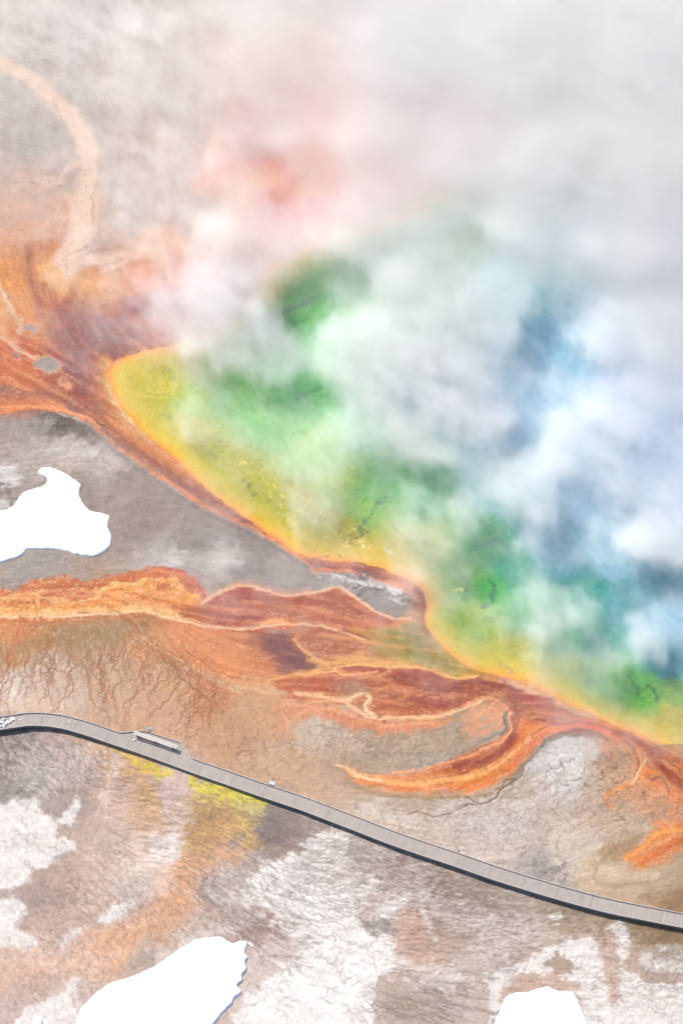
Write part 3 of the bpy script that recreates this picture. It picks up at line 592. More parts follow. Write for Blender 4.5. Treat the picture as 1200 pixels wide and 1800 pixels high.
# ---------------------------------------------------------------- rills, threads and cracks
rng = np.random.default_rng(5)
def splat(A, x, y, s):
    i = (x - xs_in[0]) / DX + 12; j = (y - ys_in[0]) / DY + 12
    ok = (i > 1) & (i < NX - 3) & (j > 1) & (j < NY - 3)
    i, j, s = i[ok], j[ok], s[ok]
    a = i.astype(int); b = j.astype(int); u = i - a; v = j - b
    for da, db, w in ((0, 0, (1 - u) * (1 - v)), (1, 0, u * (1 - v)), (0, 1, (1 - u) * v), (1, 1, u * v)):
        np.maximum.at(A, (b + db, a + da), s * w * 1.5)
def strands(A, spots, length, wig=0.35, turn=0.0, hug=0.75, strength=(0.4, 1.0), oneway=False, tide=.16):
    """spots: (px, py, rx, ry, count[, angle]) ; threads follow the flow with some wander"""
    X, Y, AN, AF = [], [], [], []
    for q in spots:
        n = int(q[4]); X.append(rng.normal(q[0], q[2] * .6, n)); Y.append(rng.normal(q[1], q[3] * .6, n))
        AN.append(np.full(n, math.radians(q[5]) if len(q) > 5 else 0)); AF.append(np.full(n, len(q) > 5))
    X = np.concatenate(X); Y = np.concatenate(Y); AN = np.concatenate(AN); AF = np.concatenate(AF)
    N = len(X); L = length * rng.uniform(.4, 1.5, N); st = rng.uniform(*strength, N); dev = rng.normal(0, turn, N)
    sgn = np.ones(N) if oneway else np.where(rng.random(N) < .5, 1, -1); seed = rng.uniform(0, 900, N)
    for k in range(int(length * 1.5 / 0.9)):
        t = k * 0.9 / L; live = t < 1
        if not live.any(): break
        fx, fy = flow(X, Y); an = np.where(AF, AN, np.arctan2(fy, fx)) + dev
        an = an + wig * vn(seed + k * tide, seed * 0 + .5, 9) * 2.2 + wig * .8 * vn(X / 14, Y / 14, 21)
        X = X + 0.9 * np.cos(an) * sgn; Y = Y + 0.9 * np.sin(an) * sgn
        wx, wy = at(X, Y)
        splat(A, wx[live], wy[live], (st * np.sin(np.clip(t, 0.02, 1) * 3.14159) ** .5)[live])
def tint(A, col, k=1.0, h=0.0):
    global G
    m = np.clip(A, 0, 1)[..., None] * k
    G = G * (1 - m) + np.minimum(unv(hx(col)), G * 1.0 if sum(hx(col)) < 1.0 else 9) * m
    HGT[...] += h * m[..., 0]

# broad mottling and flow streaks of the whole ground
mott = fbm(GX / 3.5, GY / 3.5, 5, 101, .6); fine = fbm(GX / .55, GY / .55, 3, 111, .6); mid = fbm(GX / 1.3, GY / 1.3, 4, 121, .6)
# streaks inside the streams
def streak(spots, col, k, ln=26, wig=.12, st=(.2, .9), lum_only=True):
    A = np.zeros_like(GX); strands(A, spots, ln, wig, .05, strength=st); m = np.clip(A, 0, 1)[..., None] * k * (sat if lum_only else 1)
    global G
    G = G * (1 - m) + unv(hx(col)) * m
STR = [(100, 1062, 110, 18, 260), (260, 1050, 60, 22, 220), (450, 1068, 80, 22, 240), (560, 1070, 60, 18, 160), (600, 1140, 70, 25, 260), (680, 1215, 90, 30, 360), (820, 1225, 60, 18, 200), (960, 1255, 90, 18, 240), (1100, 1320, 60, 25, 200),
       (740, 1375, 90, 14, 220), (860, 1345, 50, 25, 200), (600, 1262, 60, 18, 160), (150, 730, 70, 15, 120), (260, 815, 40, 20, 160), (370, 885, 40, 16, 160), (470, 940, 40, 12, 140), (60, 680, 60, 30, 160), (60, 560, 40, 60, 260), (1170, 1490, 40, 20, 120), (1130, 1400, 50, 30, 120)]
streak(STR, 'EFA878', .24)
streak(STR, '8A4030', .22)
streak([(q[0], q[1], q[2], q[3], q[4] * .2) for q in STR], 'F8CFA4', .45, 9)
streak([(400, 1160, 60, 30, 120), (330, 1130, 50, 20, 70), (480, 1200, 60, 14, 90)], 'E8A67C', .22, 40)
streak([(400, 1160, 60, 30, 120), (330, 1130, 50, 20, 70), (480, 1200, 60, 14, 90)], 'B26442', .2, 40)
streak([(560, 1250, 60, 20, 60), (720, 1280, 80, 14, 60), (760, 1310, 70, 20, 70)], 'D9B89C', .5, 30, lum_only=False)
# long coherent bands and thin pale rims that run with the water
LC = lic(1.1, 60, 71); LD = lic(0.75, 45, 83)
def blend(m, c):
    global G
    m = m[..., None]; G = G * (1 - m) + unv(hx(c)) * m
sat2 = ss(.76, .92, (G[..., 0] - G[..., 2]) / (G[..., 0] + 1e-3))
zone_s = sat2 * np.where(PY > 560, 1, .4) * (1 - ss(1390, 1400, PY) * (1 - ss(1040, 1060, PX)))
blend(zone_s * ss(.5, 1.6, LC) * .42, 'EDA678')
blend(zone_s * ss(.5, 1.7, -LC) * .24, '9C5844')
blend(zone_s * ss(.9, 1.8, LD) * .35, 'E08A4A')
blend(zone_s * (1 - ss(.02, .13, np.abs(LC - .35))) * .45, 'F4C6A0')
blend(zone_s * (1 - ss(.02, .10, np.abs(LD + .5))) * .30, '7E4436')
flat = (1 - sat[..., 0]) * (PY > 690)
G *= (1 + .05 * flat * np.clip(LC, -2, 2) * .35 + .014 * flat * np.clip(LD, -2, 2))[..., None]
# crests, cores and curls of the single channels
for P_, w_, c_, a_2, b_ in [
    ([(585, 1180), (600, 1173), (640, 1168), (700, 1172), (740, 1176), (768, 1184), (800, 1192), (840, 1190)], 4, 'F6C078', .85, .1),
    ([(520, 1188), (560, 1184), (590, 1181), (605, 1187), (640, 1184), (665, 1180)], 3.5, 'F4B880', .8, .15),
    ([(540, 1160), (570, 1165), (610, 1160), (650, 1160), (700, 1167)], 9, 'E8AA60', .6, .35),
    ([(700, 1195), (740, 1200), (790, 1210), (840, 1206), (880, 1212)], 16, '8C4E4C', .6, .25),
    ([(690, 1225), (740, 1235), (790, 1238), (830, 1225), (860, 1215)], 14, '97503E', .55, .25),
    ([(660, 1215), (690, 1205), (720, 1215), (700, 1232), (670, 1230)], 7, 'D98A5A', .6, .3),
    ([(520, 1222), (560, 1222), (600, 1232), (625, 1249), (650, 1261), (690, 1263), (740, 1262), (800, 1252), (835, 1238), (850, 1230)], 5, 'F6C294', .85, .12),
    ([(600, 1232), (622, 1226), (640, 1220), (652, 1228), (640, 1240), (648, 1252), (660, 1258)], 5, 'FAD6A8', .85, .15),
    ([(540, 1236), (580, 1230), (615, 1235)], 5, 'F2B48A', .75, .2),
    ([(480, 1246), (520, 1240), (570, 1246), (620, 1262), (680, 1275), (760, 1272)], 5, 'E9A882', .6, .2),
    ([(895, 1215), (908, 1240), (908, 1268), (898, 1292)], 16, '9A5C58', .6, .1),
    ([(815, 1240), (845, 1230), (870, 1232), (890, 1248)], 6, 'E9A078', .75, .25),
    ([(830, 1268), (850, 1250), (872, 1252), (880, 1262), (868, 1282), (845, 1290)], 7, 'E79E74', .7, .2),
    ([(897, 1254), (893, 1264), (898, 1280), (884, 1300), (850, 1318), (800, 1338), (740, 1352), (690, 1358)], 4, 'EEA67C', .85, .1),
    ([(888, 1256), (883, 1266), (887, 1280), (880, 1292)], 4, '766C66', .8, 0),
    ([(800, 1347), (850, 1336), (880, 1318), (902, 1296)], 13, '8E4438', .65, .2),
    ([(610, 1354), (650, 1368), (720, 1376), (790, 1372), (850, 1360), (885, 1338), (920, 1306), (958, 1284)], 6, 'F4B070', .8, .3),
    ([(590, 1342), (612, 1352), (640, 1365), (670, 1371)], 4, 'FBCFA8', .85, .1),
    ([(640, 1390), (720, 1401), (800, 1403), (860, 1393), (900, 1368), (922, 1340), (940, 1312)], 6, 'A78560', .6, .2),
    ([(940, 1300), (968, 1281), (1010, 1277), (1050, 1284), (1080, 1297), (1106, 1312), (1124, 1332)], 5, 'E27E4C', .9, .05),
    ([(935, 1296), (965, 1276), (1010, 1271), (1055, 1278), (1090, 1292)], 5, 'A85E44', .7, .1),
    ([(948, 1312), (966, 1296), (990, 1287), (1022, 1285), (1052, 1293), (1066, 1303)], 4, '766A62', .8, .1),
    ([(1095, 1304), (1112, 1320), (1121, 1336), (1122, 1352), (1116, 1366)], 3.5, '665A56', .85, .05),
    ([(1078, 1290), (1110, 1302), (1140, 1328), (1170, 1355), (1200, 1380), (1240, 1400)], 12, '9C5440', .65, .15),
    ([(1118, 1322), (1128, 1345), (1116, 1372), (1085, 1388), (1064, 1402), (1072, 1416)], 9, 'E29A68', .8, .15),
    ([(1128, 1350), (1155, 1362), (1178, 1388), (1186, 1420), (1180, 1445)], 11, 'DE8A58', .75, .15),
    ([(1112, 1378), (1126, 1352), (1134, 1338)], 4, 'F8CBA0', .8, .15),
    ([(1146, 1372), (1160, 1366), (1172, 1376), (1175, 1392)], 3.5, '7A6C68', .75, .05),
    ([(1100, 1512), (1130, 1492), (1150, 1470), (1175, 1462), (1200, 1462)], 7, 'F2A050', .8, .15),
    ([(1130, 1518), (1160, 1500), (1190, 1482), (1220, 1470)], 8, 'C8602A', .7, .15),
    ([(1060, 1510), (1090, 1490), (1112, 1478)], 16, 'A88A68', .5, .2),
    ([(355, 1062), (372, 1050), (400, 1037), (430, 1031), (460, 1037), (500, 1047), (545, 1044), (570, 1042), (592, 1036), (612, 1042), (636, 1058), (660, 1074), (690, 1086), (718, 1088)], 4.5, 'F6C6A2', .9, .05),
    ([(300, 1066), (330, 1072), (360, 1080), (400, 1086), (460, 1085)], 6, '9A4E34', .6, .2),
    ([(400, 1056), (440, 1050), (490, 1060), (550, 1060), (600, 1062), (630, 1074)], 12, '9C5546', .55, .2),
    ([(-20, 1085), (60, 1084), (130, 1084), (200, 1080), (250, 1077), (300, 1086), (350, 1098), (400, 1104), (450, 1104), (480, 1098), (540, 1098), (590, 1106), (640, 1124)], 3.5, 'F6CBA0', .85, .12),
    ([(462, 1098), (478, 1092), (495, 1093), (512, 1096)], 6, 'F4AC74', .85, .3),
    ([(640, 1090), (660, 1098), (680, 1100), (705, 1095), (722, 1090)], 5, 'D98A66', .7, .1),
    ([(520, 1128), (545, 1112), (580, 1108), (620, 1112), (650, 1124)], 5, '985042', .6, .2),
    ([(515, 1125), (528, 1140), (548, 1156), (572, 1166)], 6, 'EAAA78', .75, .35),
    ([(250, 1125), (300, 1150), (360, 1180), (420, 1200), (480, 1208)], 9, 'E0A67C', .45, .2),
    ([(330, 1112), (345, 1135), (335, 1160)], 3, 'B07050', .5, .2), ([(350, 1130), (368, 1125), (372, 1145), (360, 1162)], 3, 'B07050', .5, .2),
    ([(150, 716), (185, 738), (215, 772), (255, 800), (310, 838), (360, 872), (430, 912)], 8, '8A4A3C', .5, .2),
    ([(0, 715), (60, 716), (105, 720), (145, 732), (175, 752)], 5, 'EE9A68', .8, .1)]:
    stroke(P_, w_, c_, a_2, .75, brk=b_, bs=.9, jig=.8)
# terrace mottling
tm = look(table([(x, y, v) for x, y, v in [(100, 780, 1), (230, 860, 1), (330, 920, .9), (450, 970, .7), (60, 1000, .6), (200, 950, .7), (20, 860, 1), (150, 750, .8), (250, 1060, 0), (300, 800, .1), (600, 1100, 0), (400, 850, .0), (0, 700, 0), (100, 1060, 0)]], 2.2, 16), PX, PY)[..., 0]
t1 = fbm(GX / 3.2 + .5 * w1, GY / 2.0, 6, 671, .62); t2 = fbm(GX / 1.0, GY / .6, 5, 675, .65)
G = G * (1 + tm[..., None] * (.22 * t1 + .13 * t2)[..., None]) + (tm * .02 * t1)[..., None] * np.array([1, .3, -.3])
# how strongly the flats show threads/cracks
AR = [(60, 1340, .8), (300, 1450, .5), (700, 1530, .6), (500, 1650, .35), (800, 1620, .5), (1100, 1700, .5), (60, 1480, .15), (600, 1740, .12), (150, 1580, .4), (150, 1200, .5), (900, 1420, .35), (450, 1350, .25),
      (300, 880, .25), (100, 780, .4), (100, 1060, .45), (500, 1070, .35), (750, 1210, .5), (800, 1365, .3), (1150, 1480, .3), (60, 500, .3), (100, 250, .3), (400, 1170, .12), (700, 500, .2), (450, 1000, .3)]
amp = look(table([(x, y, v) for x, y, v in AR], 2.0, 30), PX, PY)[..., 0]
G *= (1 + 0.045 * mott + 0.05 * mid * (0.5 + amp) + 0.06 * fine * (0.4 + amp))[..., None]
G *= (1 + (0.075 * LA + 0.045 * LB) * amp)[..., None].clip(0.6, 1.5)

A = np.zeros_like(GX)   # grey-brown hatching of the lower flats
strands(A, [(30, 1320, 50, 25, 156), (60, 1345, 60, 28, 252), (140, 1325, 50, 25, 132), (40, 1380, 50, 20, 96), (150, 1370, 40, 30, 90)], 16, .35, .2, strength=(.25, .9))
strands(A, [(250, 1390, 45, 30, 96), (290, 1460, 45, 50, 144), (380, 1430, 55, 35, 156), (350, 1480, 30, 40, 96)], 30, .28, .1)
strands(A, [(380, 1560, 60, 40, 252), (460, 1480, 50, 40, 156), (470, 1600, 60, 60, 252), (430, 1625, 45, 25, 156), (520, 1540, 60, 50, 192), (560, 1500, 50, 40, 120)], 22, .3, .15)
strands(A, [(700, 1530, 80, 40, 372), (640, 1500, 60, 25, 180), (780, 1570, 60, 35, 252), (620, 1580, 60, 40, 144), (850, 1600, 60, 50, 228), (760, 1640, 50, 50, 120), (900, 1640, 60, 60, 120)], 26, .25, .1)
strands(A, [(770, 1740, 60, 40, 54), (720, 1780, 60, 20, 36)], 50, .35, .12, strength=(.7, 1.0))
strands(A, [(560, 1680, 90, 60, 96), (620, 1640, 70, 50, 72)], 26, .3, .2, strength=(.1, .5))
strands(A, [(200, 1540, 60, 50, 300), (120, 1590, 60, 40, 276), (240, 1600, 40, 40, 180), (100, 1660, 60, 30, 144), (170, 1700, 70, 40, 216), (60, 1730, 50, 40, 132), (300, 1640, 50, 30, 144)], 9, .35, .5, strength=(.25, .8))
strands(A, [(1120, 1640, 70, 25, 180), (1050, 1640, 50, 25, 84), (1180, 1690, 30, 40, 96), (980, 1600, 50, 15, 72)], 12, .3, .35, strength=(.3, .9))
tint(A, '6E5D56', .58, -.03)
A = np.zeros_like(GX)   # light threads between them
strands(A, [(60, 1340, 60, 35, 420), (140, 1330, 50, 30, 260), (700, 1530, 80, 35, 200), (640, 1600, 60, 40, 100), (380, 1560, 60, 40, 160), (460, 1600, 60, 50, 160), (290, 1480, 40, 40, 100), (200, 1560, 70, 60, 260), (120, 1680, 70, 40, 160), (720, 1560, 90, 50, 260), (900, 1640, 90, 40, 160), (330, 1650, 50, 20, 100)], 12, .3, .2, strength=(.2, .8))
tint(A, 'E2D8D4', .6)
A = np.zeros_like(GX)
strands(A, [(500, 1560, 50, 40, 50), (580, 1540, 50, 40, 60), (620, 1600, 50, 40, 60), (540, 1640, 60, 40, 60), (480, 1720, 40, 50, 30), (600, 1700, 60, 50, 40), (640, 1780, 50, 20, 40), (60, 1480, 60, 50, 40), (900, 1720, 40, 40, 30), (1060, 1720, 60, 50, 60), (1150, 1740, 50, 30, 60)], 30, .7, .4, strength=(.2, .9))
tint(A, '7C6C66', .6, -.03)
A = np.zeros_like(GX)   # brown channels winding down the tan fan
strands(A, [(x_, 1128 + 14 * math.sin(x_ * .05) + max(0, x_ - 260) * .38, 7, 10, 2, a0_) for x_, a0_ in [(6 + 13 * i, 88 + 10 * math.sin(i) if i < 20 else 112) for i in range(31)]], 150, .85, .10, strength=(.55, 1.0), oneway=True, tide=.13)
strands(A, [(x_, 1170 + max(0, x_ - 260) * .3, 18, 30, 3, 95) for x_ in range(10, 400, 20)], 34, 1.0, .5, strength=(.35, .8), tide=.2)
strands(A, [(300, 1160, 40, 22, 16, 38), (330, 1180, 35, 18, 12, 40), (270, 1130, 25, 18, 10, 42)], 80, .35, .06, strength=(.6, 1.0))
tint(A, '93562F', .85, -.05)
A = np.zeros_like(GX)
strands(A, [(140, 1120, 80, 12, 150, 60), (60, 1140, 50, 14, 70, 100), (220, 1110, 30, 14, 60, 60)], 16, .4, .2, strength=(.3, .9))
strands(A, [(150, 1180, 120, 30, 50), (300, 1170, 60, 25, 40, 40)], 9, .3, .1, strength=(.5, 1))
tint(A, '8E6A44', .55)
A = np.zeros_like(GX)
strands(A, [(110, 1110, 40, 12, 14, 65), (180, 1125, 40, 10, 16, 60), (240, 1125, 30, 15, 20, 50), (300, 1170, 40, 22, 22, 40), (330, 1195, 20, 10, 8, 40)], 7, .2, .1, strength=(.5, 1))
tint(A, 'E8DAD0', .45)

# crack networks: borders of irregular cells
def cells(sc, seed, wx=0.35):
    x = GX / sc + wx * fbm(GX / sc * .8, GY / sc * .8, 3, seed + 3); y = GY / sc + wx * fbm(GX / sc * .8, GY / sc * .8, 3, seed + 4)
    ix = np.floor(x).astype(np.int64); iy = np.floor(y).astype(np.int64)
    d1 = np.full(x.shape, 9.0); d2 = np.full(x.shape, 9.0)
    for a in (-1, 0, 1):
        for b in (-1, 0, 1):
            cx = ix + a + h2(ix + a, iy + b, seed); cy = iy + b + h2(ix + a, iy + b, seed + 1)
            d = np.hypot(x - cx, y - cy)
            m = d < d1; d2 = np.where(m, d1, np.minimum(d2, d)); d1 = np.where(m, d, d1)
    return d2 - d1
def zone(pts): return look(table([(x, y, v) for x, y, v in pts], 2.2, 24), QX, QY)[..., 0]
ZC = zone([(1000, 1350, 1), (950, 1320, .9), (1060, 1360, .9), (930, 1400, .8), (1020, 1420, .5), (880, 1430, .3), (1100, 1440, .8), (950, 1470, .35), (850, 1480, .3), (960, 1530, 1), (780, 1440, .5), (720, 1430, .5),
           (600, 1310, .5), (480, 1300, .4), (420, 1300, .8), (380, 1260, .8), (1050, 1510, .2), (1150, 1580, .3), (1000, 1500, .2), (900, 1300, 0), (700, 1370, 0), (700, 1250, 0), (500, 1180, 0), (300, 1180, .25),
           (100, 1200, .3), (650, 1050, .7), (500, 1020, .25), (200, 820, .45), (100, 780, .3), (300, 900, .1), (200, 1400, .1), (700, 1600, .15), (1000, 1700, .3), (100, 1500, .15), (450, 700, 0), (100, 600, 0), (100, 1060, 0), (1180, 1420, .6), (1000, 1250, 0)])
c1, c2 = cells(2.3, 201, .55), cells(0.95, 211, .5)
brk = ss(-.25, .35, fbm(GX / 5, GY / 5, 3, 231))
A = (1 - ss(0.0, 0.075, c1)) * (.35 + .65 * brk) + .55 * (1 - ss(0.0, 0.13, c2)) * ss(-.1, .4, fbm(GX / 3, GY / 3, 3, 235))
tint(A * ZC, '7A5B49', .85, -.03)
A = np.zeros_like(GX)
strands(A, [(1000, 1400, 110, 70, 120), (900, 1450, 90, 40, 120), (830, 1470, 60, 30, 40, 40), (1100, 1430, 60, 50, 60), (720, 1420, 80, 25, 34), (600, 1300, 70, 35, 50, 100), (650, 1310, 60, 25, 60, 80), (760, 1320, 70, 18, 60, 70), (450, 1330, 60, 30, 26)], 40, .8, .7, strength=(.25, .9))
tint(A, '83664F', .5, -.02)
for p in ([(928, 1335), (915, 1365), (885, 1385), (872, 1400), (845, 1412), (825, 1415), (800, 1424)], [(845, 1412), (830, 1405), (818, 1400)], [(905, 1370), (890, 1372), (880, 1392)], [(790, 1432), (760, 1438), (735, 1428), (715, 1432)]):
    stroke(p, 2.2, '6B5646', .8, .8, h=-.04)
# grain: white flecks and dark grit
f1 = vn(GX / .22, GY / .22, 301) ; f2 = vn(GX / .3, GY / .3, 311)
m = (ss(.62, .85, f1) * (.3 + amp))[..., None] * .5; G = G * (1 - m) + np.minimum(G * 1.6 + .05, .95) * m
m = (ss(.62, .85, f2) * (.3 + amp))[..., None] * .5; G = G * (1 - m) + G * .55 * m
G = G * (1 + .13 * ss(1280, 1420, PY - .36 * (PX - 400)) + .05 * ss(700, 760, PY))[..., None]
mt = ss(.6, .85, (G[..., 0] - G[..., 2]) / (G[..., 0] + 1e-3)) * (PY > 600) * (PX < 1190 + 0 * PX)
G = G * (1 + .10 * mt)[..., None]
fg = ss(1290, 1420, PY - .36 * (PX - 400))[..., None]
G = G * (1 + fg * np.array([.085, .045, .03]))
G = G / K
lum = G.mean(-1, keepdims=True)
G = np.clip(lum + (G - lum) * 0.97, 0.012, 0.86)

# ---------------------------------------------------------------- outline of the pool
POOL = [(186, 650), (196, 690), (222, 730), (268, 775), (320, 822), (370, 868), (430, 912), (480, 948), (530, 978), (580, 988), (640, 992), (690, 1010), (735, 1034), (748, 1062), (742, 1090), (762, 1122), (790, 1152), (830, 1178), (870, 1189), (930, 1205), (980, 1232), (1030, 1254), (1080, 1278), (1130, 1300), (1200, 1332), (1290, 1375), (1400, 1300), (1500, 900), (1400, 450), (1150, 300), (900, 290), (760, 340), (650, 395), (540, 430), (470, 470), (440, 520), (400, 570), (320, 600), (250, 615), (205, 630)]
PS = spl(POOL, 5, True)
cs, rs = 3, 3
gx3, gy3 = GX[::rs, ::cs], GY[::rs, ::cs]
D3 = sdf(PS, PX[::rs, ::cs], PY[::rs, ::cs])
D3 = np.where((np.abs(gx3) > 74) & (D3 < 0), -200, D3)
POND = D3 / 11.0                                        # metres from the shore, positive inside
def up3(a):
    j = np.arange(NY) / 3.0; i = np.arange(NX) / 3.0
    j0 = np.clip(j.astype(int), 0, a.shape[0] - 2); i0 = np.clip(i.astype(int), 0, a.shape[1] - 2)
    v = np.clip(j - j0, 0, 1)[:, None]; u = np.clip(i - i0, 0, 1)[None]
    return (a[j0][:, i0] * (1 - u) + a[j0][:, i0 + 1] * u) * (1 - v) + (a[j0 + 1][:, i0] * (1 - u) + a[j0 + 1][:, i0 + 1] * u) * v
pond = up3(POND) + 0.25 * w3
Z = 0.03 + HGT * 0.5 + 0.03 * mid * amp + 0.012 * fine * (0.3 + amp) + 0.05 * mott - 0.007 * np.clip(LA, -2, 2) * amp
Z = np.where(pond > -1.5, Z * np.clip(1 - (pond + 1.5) / 1.5, 0, 1) - 0.12 * ss(-0.3, 2.5, pond) + 0.02 * (1 - ss(-.3, .6, pond)), Z)
Z = Z - 0.6 * ss(3, 30, pond)
Z = Z + 0.24 * np.exp(-(((PX - 345) / 170) ** 2 + ((PY - (1348 + (PX - 345) * .36)) / 60) ** 2))
far = np.maximum(np.abs(GX) - 66, 0) + np.maximum(np.abs(GY - 17.5) - 110.5, 0)
Z = np.where(far > 0, 0.0, Z)
fm = ss(-3, 5, np.maximum(np.abs(GX) - 66, np.abs(GY - 17.5) - 110.5))[..., None]
G = G * (1 - fm) + fm * np.array([.36, .29, .25]) * (1 + .25 * fbm(GX / 14, GY / 14, 5, 907))[..., None]
g_mat = mat('mineral_ground', rough=0.62, noise=0.13, nscale=1.6, attr='mineral', spec=0.25, bump=0.03, bscale=2.2)
gnd = grid_object('ground', xs, ys, Z, G, g_mat)
gnd['kind'] = 'structure'

# ---------------------------------------------------------------- water of the spring
WDX = 0.2
wxs = np.arange(-48, 72, WDX); wys = np.arange(-42, 72, WDX)
WX, WY = np.meshgrid(wxs, wys)
WPX, WPY = to_px(WX, WY)
a1, a2 = fbm(WX / 8, WY / 8, 4, 401), fbm(WX / 8, WY / 8, 4, 402)
b1, b2 = fbm(WX / 1.2, WY / 1.2, 4, 403, .6), fbm(WX / 1.2, WY / 1.2, 4, 404, .6)
wd = np.empty_like(WX)
sub = sdf(PS, WPX[::3, ::3], WPY[::3, ::3]) / 11.0
jj = np.arange(len(wys)) / 3.0; ii = np.arange(len(wxs)) / 3.0
j0 = np.clip(jj.astype(int), 0, sub.shape[0] - 2); i0 = np.clip(ii.astype(int), 0, sub.shape[1] - 2)
v = np.clip(jj - j0, 0, 1)[:, None]; u = np.clip(ii - i0, 0, 1)[None]
wd = (sub[j0][:, i0] * (1 - u) + sub[j0][:, i0 + 1] * u) * (1 - v) + (sub[j0 + 1][:, i0] * (1 - u) + sub[j0 + 1][:, i0 + 1] * u) * v
WATER = """300 650 9DAA36;270 680 ADAF22;350 700 86B042;330 760 A8B232;420 830 A0AC22;440 870 98A41E;520 900 98A11E;400 700 5AA848;520 700 3FA150;470 740 4FA248;530 530 349A34;500 580 2C8E3C;600 930 9A9E14;640 900 6CA634
650 870 4C9840;700 850 34904A;760 870 2E8E58;800 430 3C8A50;780 560 4A9C80;850 960 2A8A50;860 1040 2C943C;900 1000 22846A;830 1090 7CA828;900 1150 A0AE24;1000 1180 8AAA34;1050 1190 4A9C40;1120 1210 3C9630
1150 1230 54A038;1180 1260 A0A030;950 610 2A86B4;980 630 2E88B8;930 700 5A9ACC;900 740 5296CC;1000 870 5C9CD2;1080 980 4490BC;1040 1040 168074;1100 1060 1A7884;1170 1160 1C7894;1170 1100 4490C0;1150 800 6C94CC
1190 900 6C94CC;1100 700 6090D4;900 500 5AA0A8;880 850 4AA0B0;980 950 3C94BC;700 600 459888;750 700 388a98;650 500 4a9a60;600 600 4a9e68;650 750 449e70;560 800 70a84c;600 860 80a83c;740 960 8aa848;940 1080 3a9468
1000 1120 3a9870;1050 1130 208474;800 1020 5c9c40;640 960 a8a428;700 980 a0a030;480 500 86a044;1300 800 4060b0;1200 500 3a68a8;1200 1230 6ca440;1300 1200 2a7898;300 900 a8a820;1400 900 4060b0"""
wt = table(cpts(WATER.replace('\n', ';')), 2.4, 14)
WQX = WPX + 10 * a1 + 7 * b1; WQY = WPY + 10 * a2 + 7 * b2
WC = look(wt, WQX, WQY)
wn = wd + 0.5 * a1 + .25 * b1
def wmix(m, c, a=1.0):
    global WC
    m = (m * a)[..., None]; WC = WC * (1 - m) + hx(c) * m
wmix(1 - ss(0.8, 5.0, wn), 'CFBC24', .72)
wmix(1 - ss(0.2, 1.8, wn), 'E0A428', .9)
wmix(1 - ss(-0.2, 0.7, wn), 'D07A38', .8)
# living crusts just under the surface: flecks of yellow, dark green hollows, a few drowned ledges
dep = ss(1.5, 5, wd)
fl = fbm(WX / .9, WY / .9, 5, 411, .7)
g1 = 1 - ss(0.3, 0.75, np.abs(WC[..., 2] - WC[..., 1] * .6) / .25)
WC *= (1 + 0.30 * fl * dep + 0.12 * fbm(WX / .25, WY / .25, 2, 413))[..., None].clip(.4, 1.7)
green = (WC[..., 1] > WC[..., 2] * 1.35)
wmix(ss(.45, .8, fbm(WX / 2.2, WY / 2.2, 5, 421, .65)) * dep * green, '2E7A3C', .65)
wmix(ss(.55, .85, fbm(WX / .8, WY / .8, 4, 431, .65)) * dep * green * (WPX > 250), 'C8C83A', .5)
def wline(pts, w, c, a):
    global WC
    p = spl(pts); P = np.array(p); m = (WPX > P[:, 0].min() - 15) & (WPX < P[:, 0].max() + 15) & (WPY > P[:, 1].min() - 15) & (WPY < P[:, 1].max() + 15)
    r = np.where(m.any(1))[0]; q = np.where(m.any(0))[0]; sl = (slice(r[0], r[-1] + 1), slice(q[0], q[-1] + 1))
    X = WPX[sl] + 7 * b1[sl]; Y = WPY[sl] + 7 * b2[sl]; D = np.full(X.shape, 1e9)
    for i in range(len(p) - 1): D = np.minimum(D, seg_dist(X, Y, p[i], p[i + 1])[0])
    mm = ((1 - ss(w * .2, w, D)) * a)[..., None]; WC[sl] = WC[sl] * (1 - mm) + hx(c) * mm
for pts, w, c, a in [([(486, 558), (505, 545), (530, 535), (555, 525)], 6, '1F5A48', .8), ([(500, 575), (530, 565), (550, 550)], 5, '246048', .6), ([(635, 925), (637, 940), (615, 950), (622, 958)], 4, '4A4A20', .85),
                     ([(690, 870), (665, 885), (640, 920), (632, 935)], 5, '2C6A50', .8), ([(520, 700), (545, 690), (570, 680)], 6, '2A7050', .6), ([(815, 1010), (820, 1030), (818, 1050)], 6, '245A50', .7),
                     ([(860, 1020), (868, 1040), (862, 1060), (845, 1070)], 6, '1E5A48', .8), ([(840, 960), (870, 950), (890, 960)], 9, '1E6058', .7), ([(800, 1000), (805, 980)], 7, '2A6050', .6), ([(1108, 1185), (1112, 1200), (1122, 1215)], 5, '1E5A40', .8),
                     ([(1140, 1205), (1150, 1215), (1155, 1230)], 5, '1E5A40', .8), ([(1030, 1195), (1045, 1200), (1060, 1192)], 4, '6A7A40', .6), ([(880, 1170), (900, 1180), (880, 1182)], 3, '8A7A20', .5), ([(880, 1080), (870, 1090), (858, 1088)], 5, '3A7050', .6),
                     ([(680, 970), (686, 972)], 4, 'BFE0D0', .7), ([(790, 1040), (812, 1036)], 4, 'D8DC8A', .6), ([(430, 845), (450, 868), (442, 872)], 3.5, '4E5A18', .7), ([(545, 985), (560, 982), (575, 978)], 2.5, '7A4A30', .7)]:
    wline(pts, w, c, a)
for k in range(70):
    x = 590 + 60 * random.random(); y = 925 + 40 * random.random(); 
    if k > 25: x = random.uniform(420, 640); y = 820 + (x - 420) * .62 + random.uniform(-30, 55)
    wline([(x, y), (x + random.uniform(2, 6), y + random.uniform(-1, 1))], 2.0, random.choice(['E8E48A', '5A6418', 'D8D850']), .7)
lw = WC.mean(-1, keepdims=True)
WC = np.clip(lw + (WC - lw) * (.93 - .07 * ss(5, 10, wd))[..., None], 0.004, 1)
gr = ss(1.15, 1.7, WC[..., 1] / (WC[..., 2] + .01))
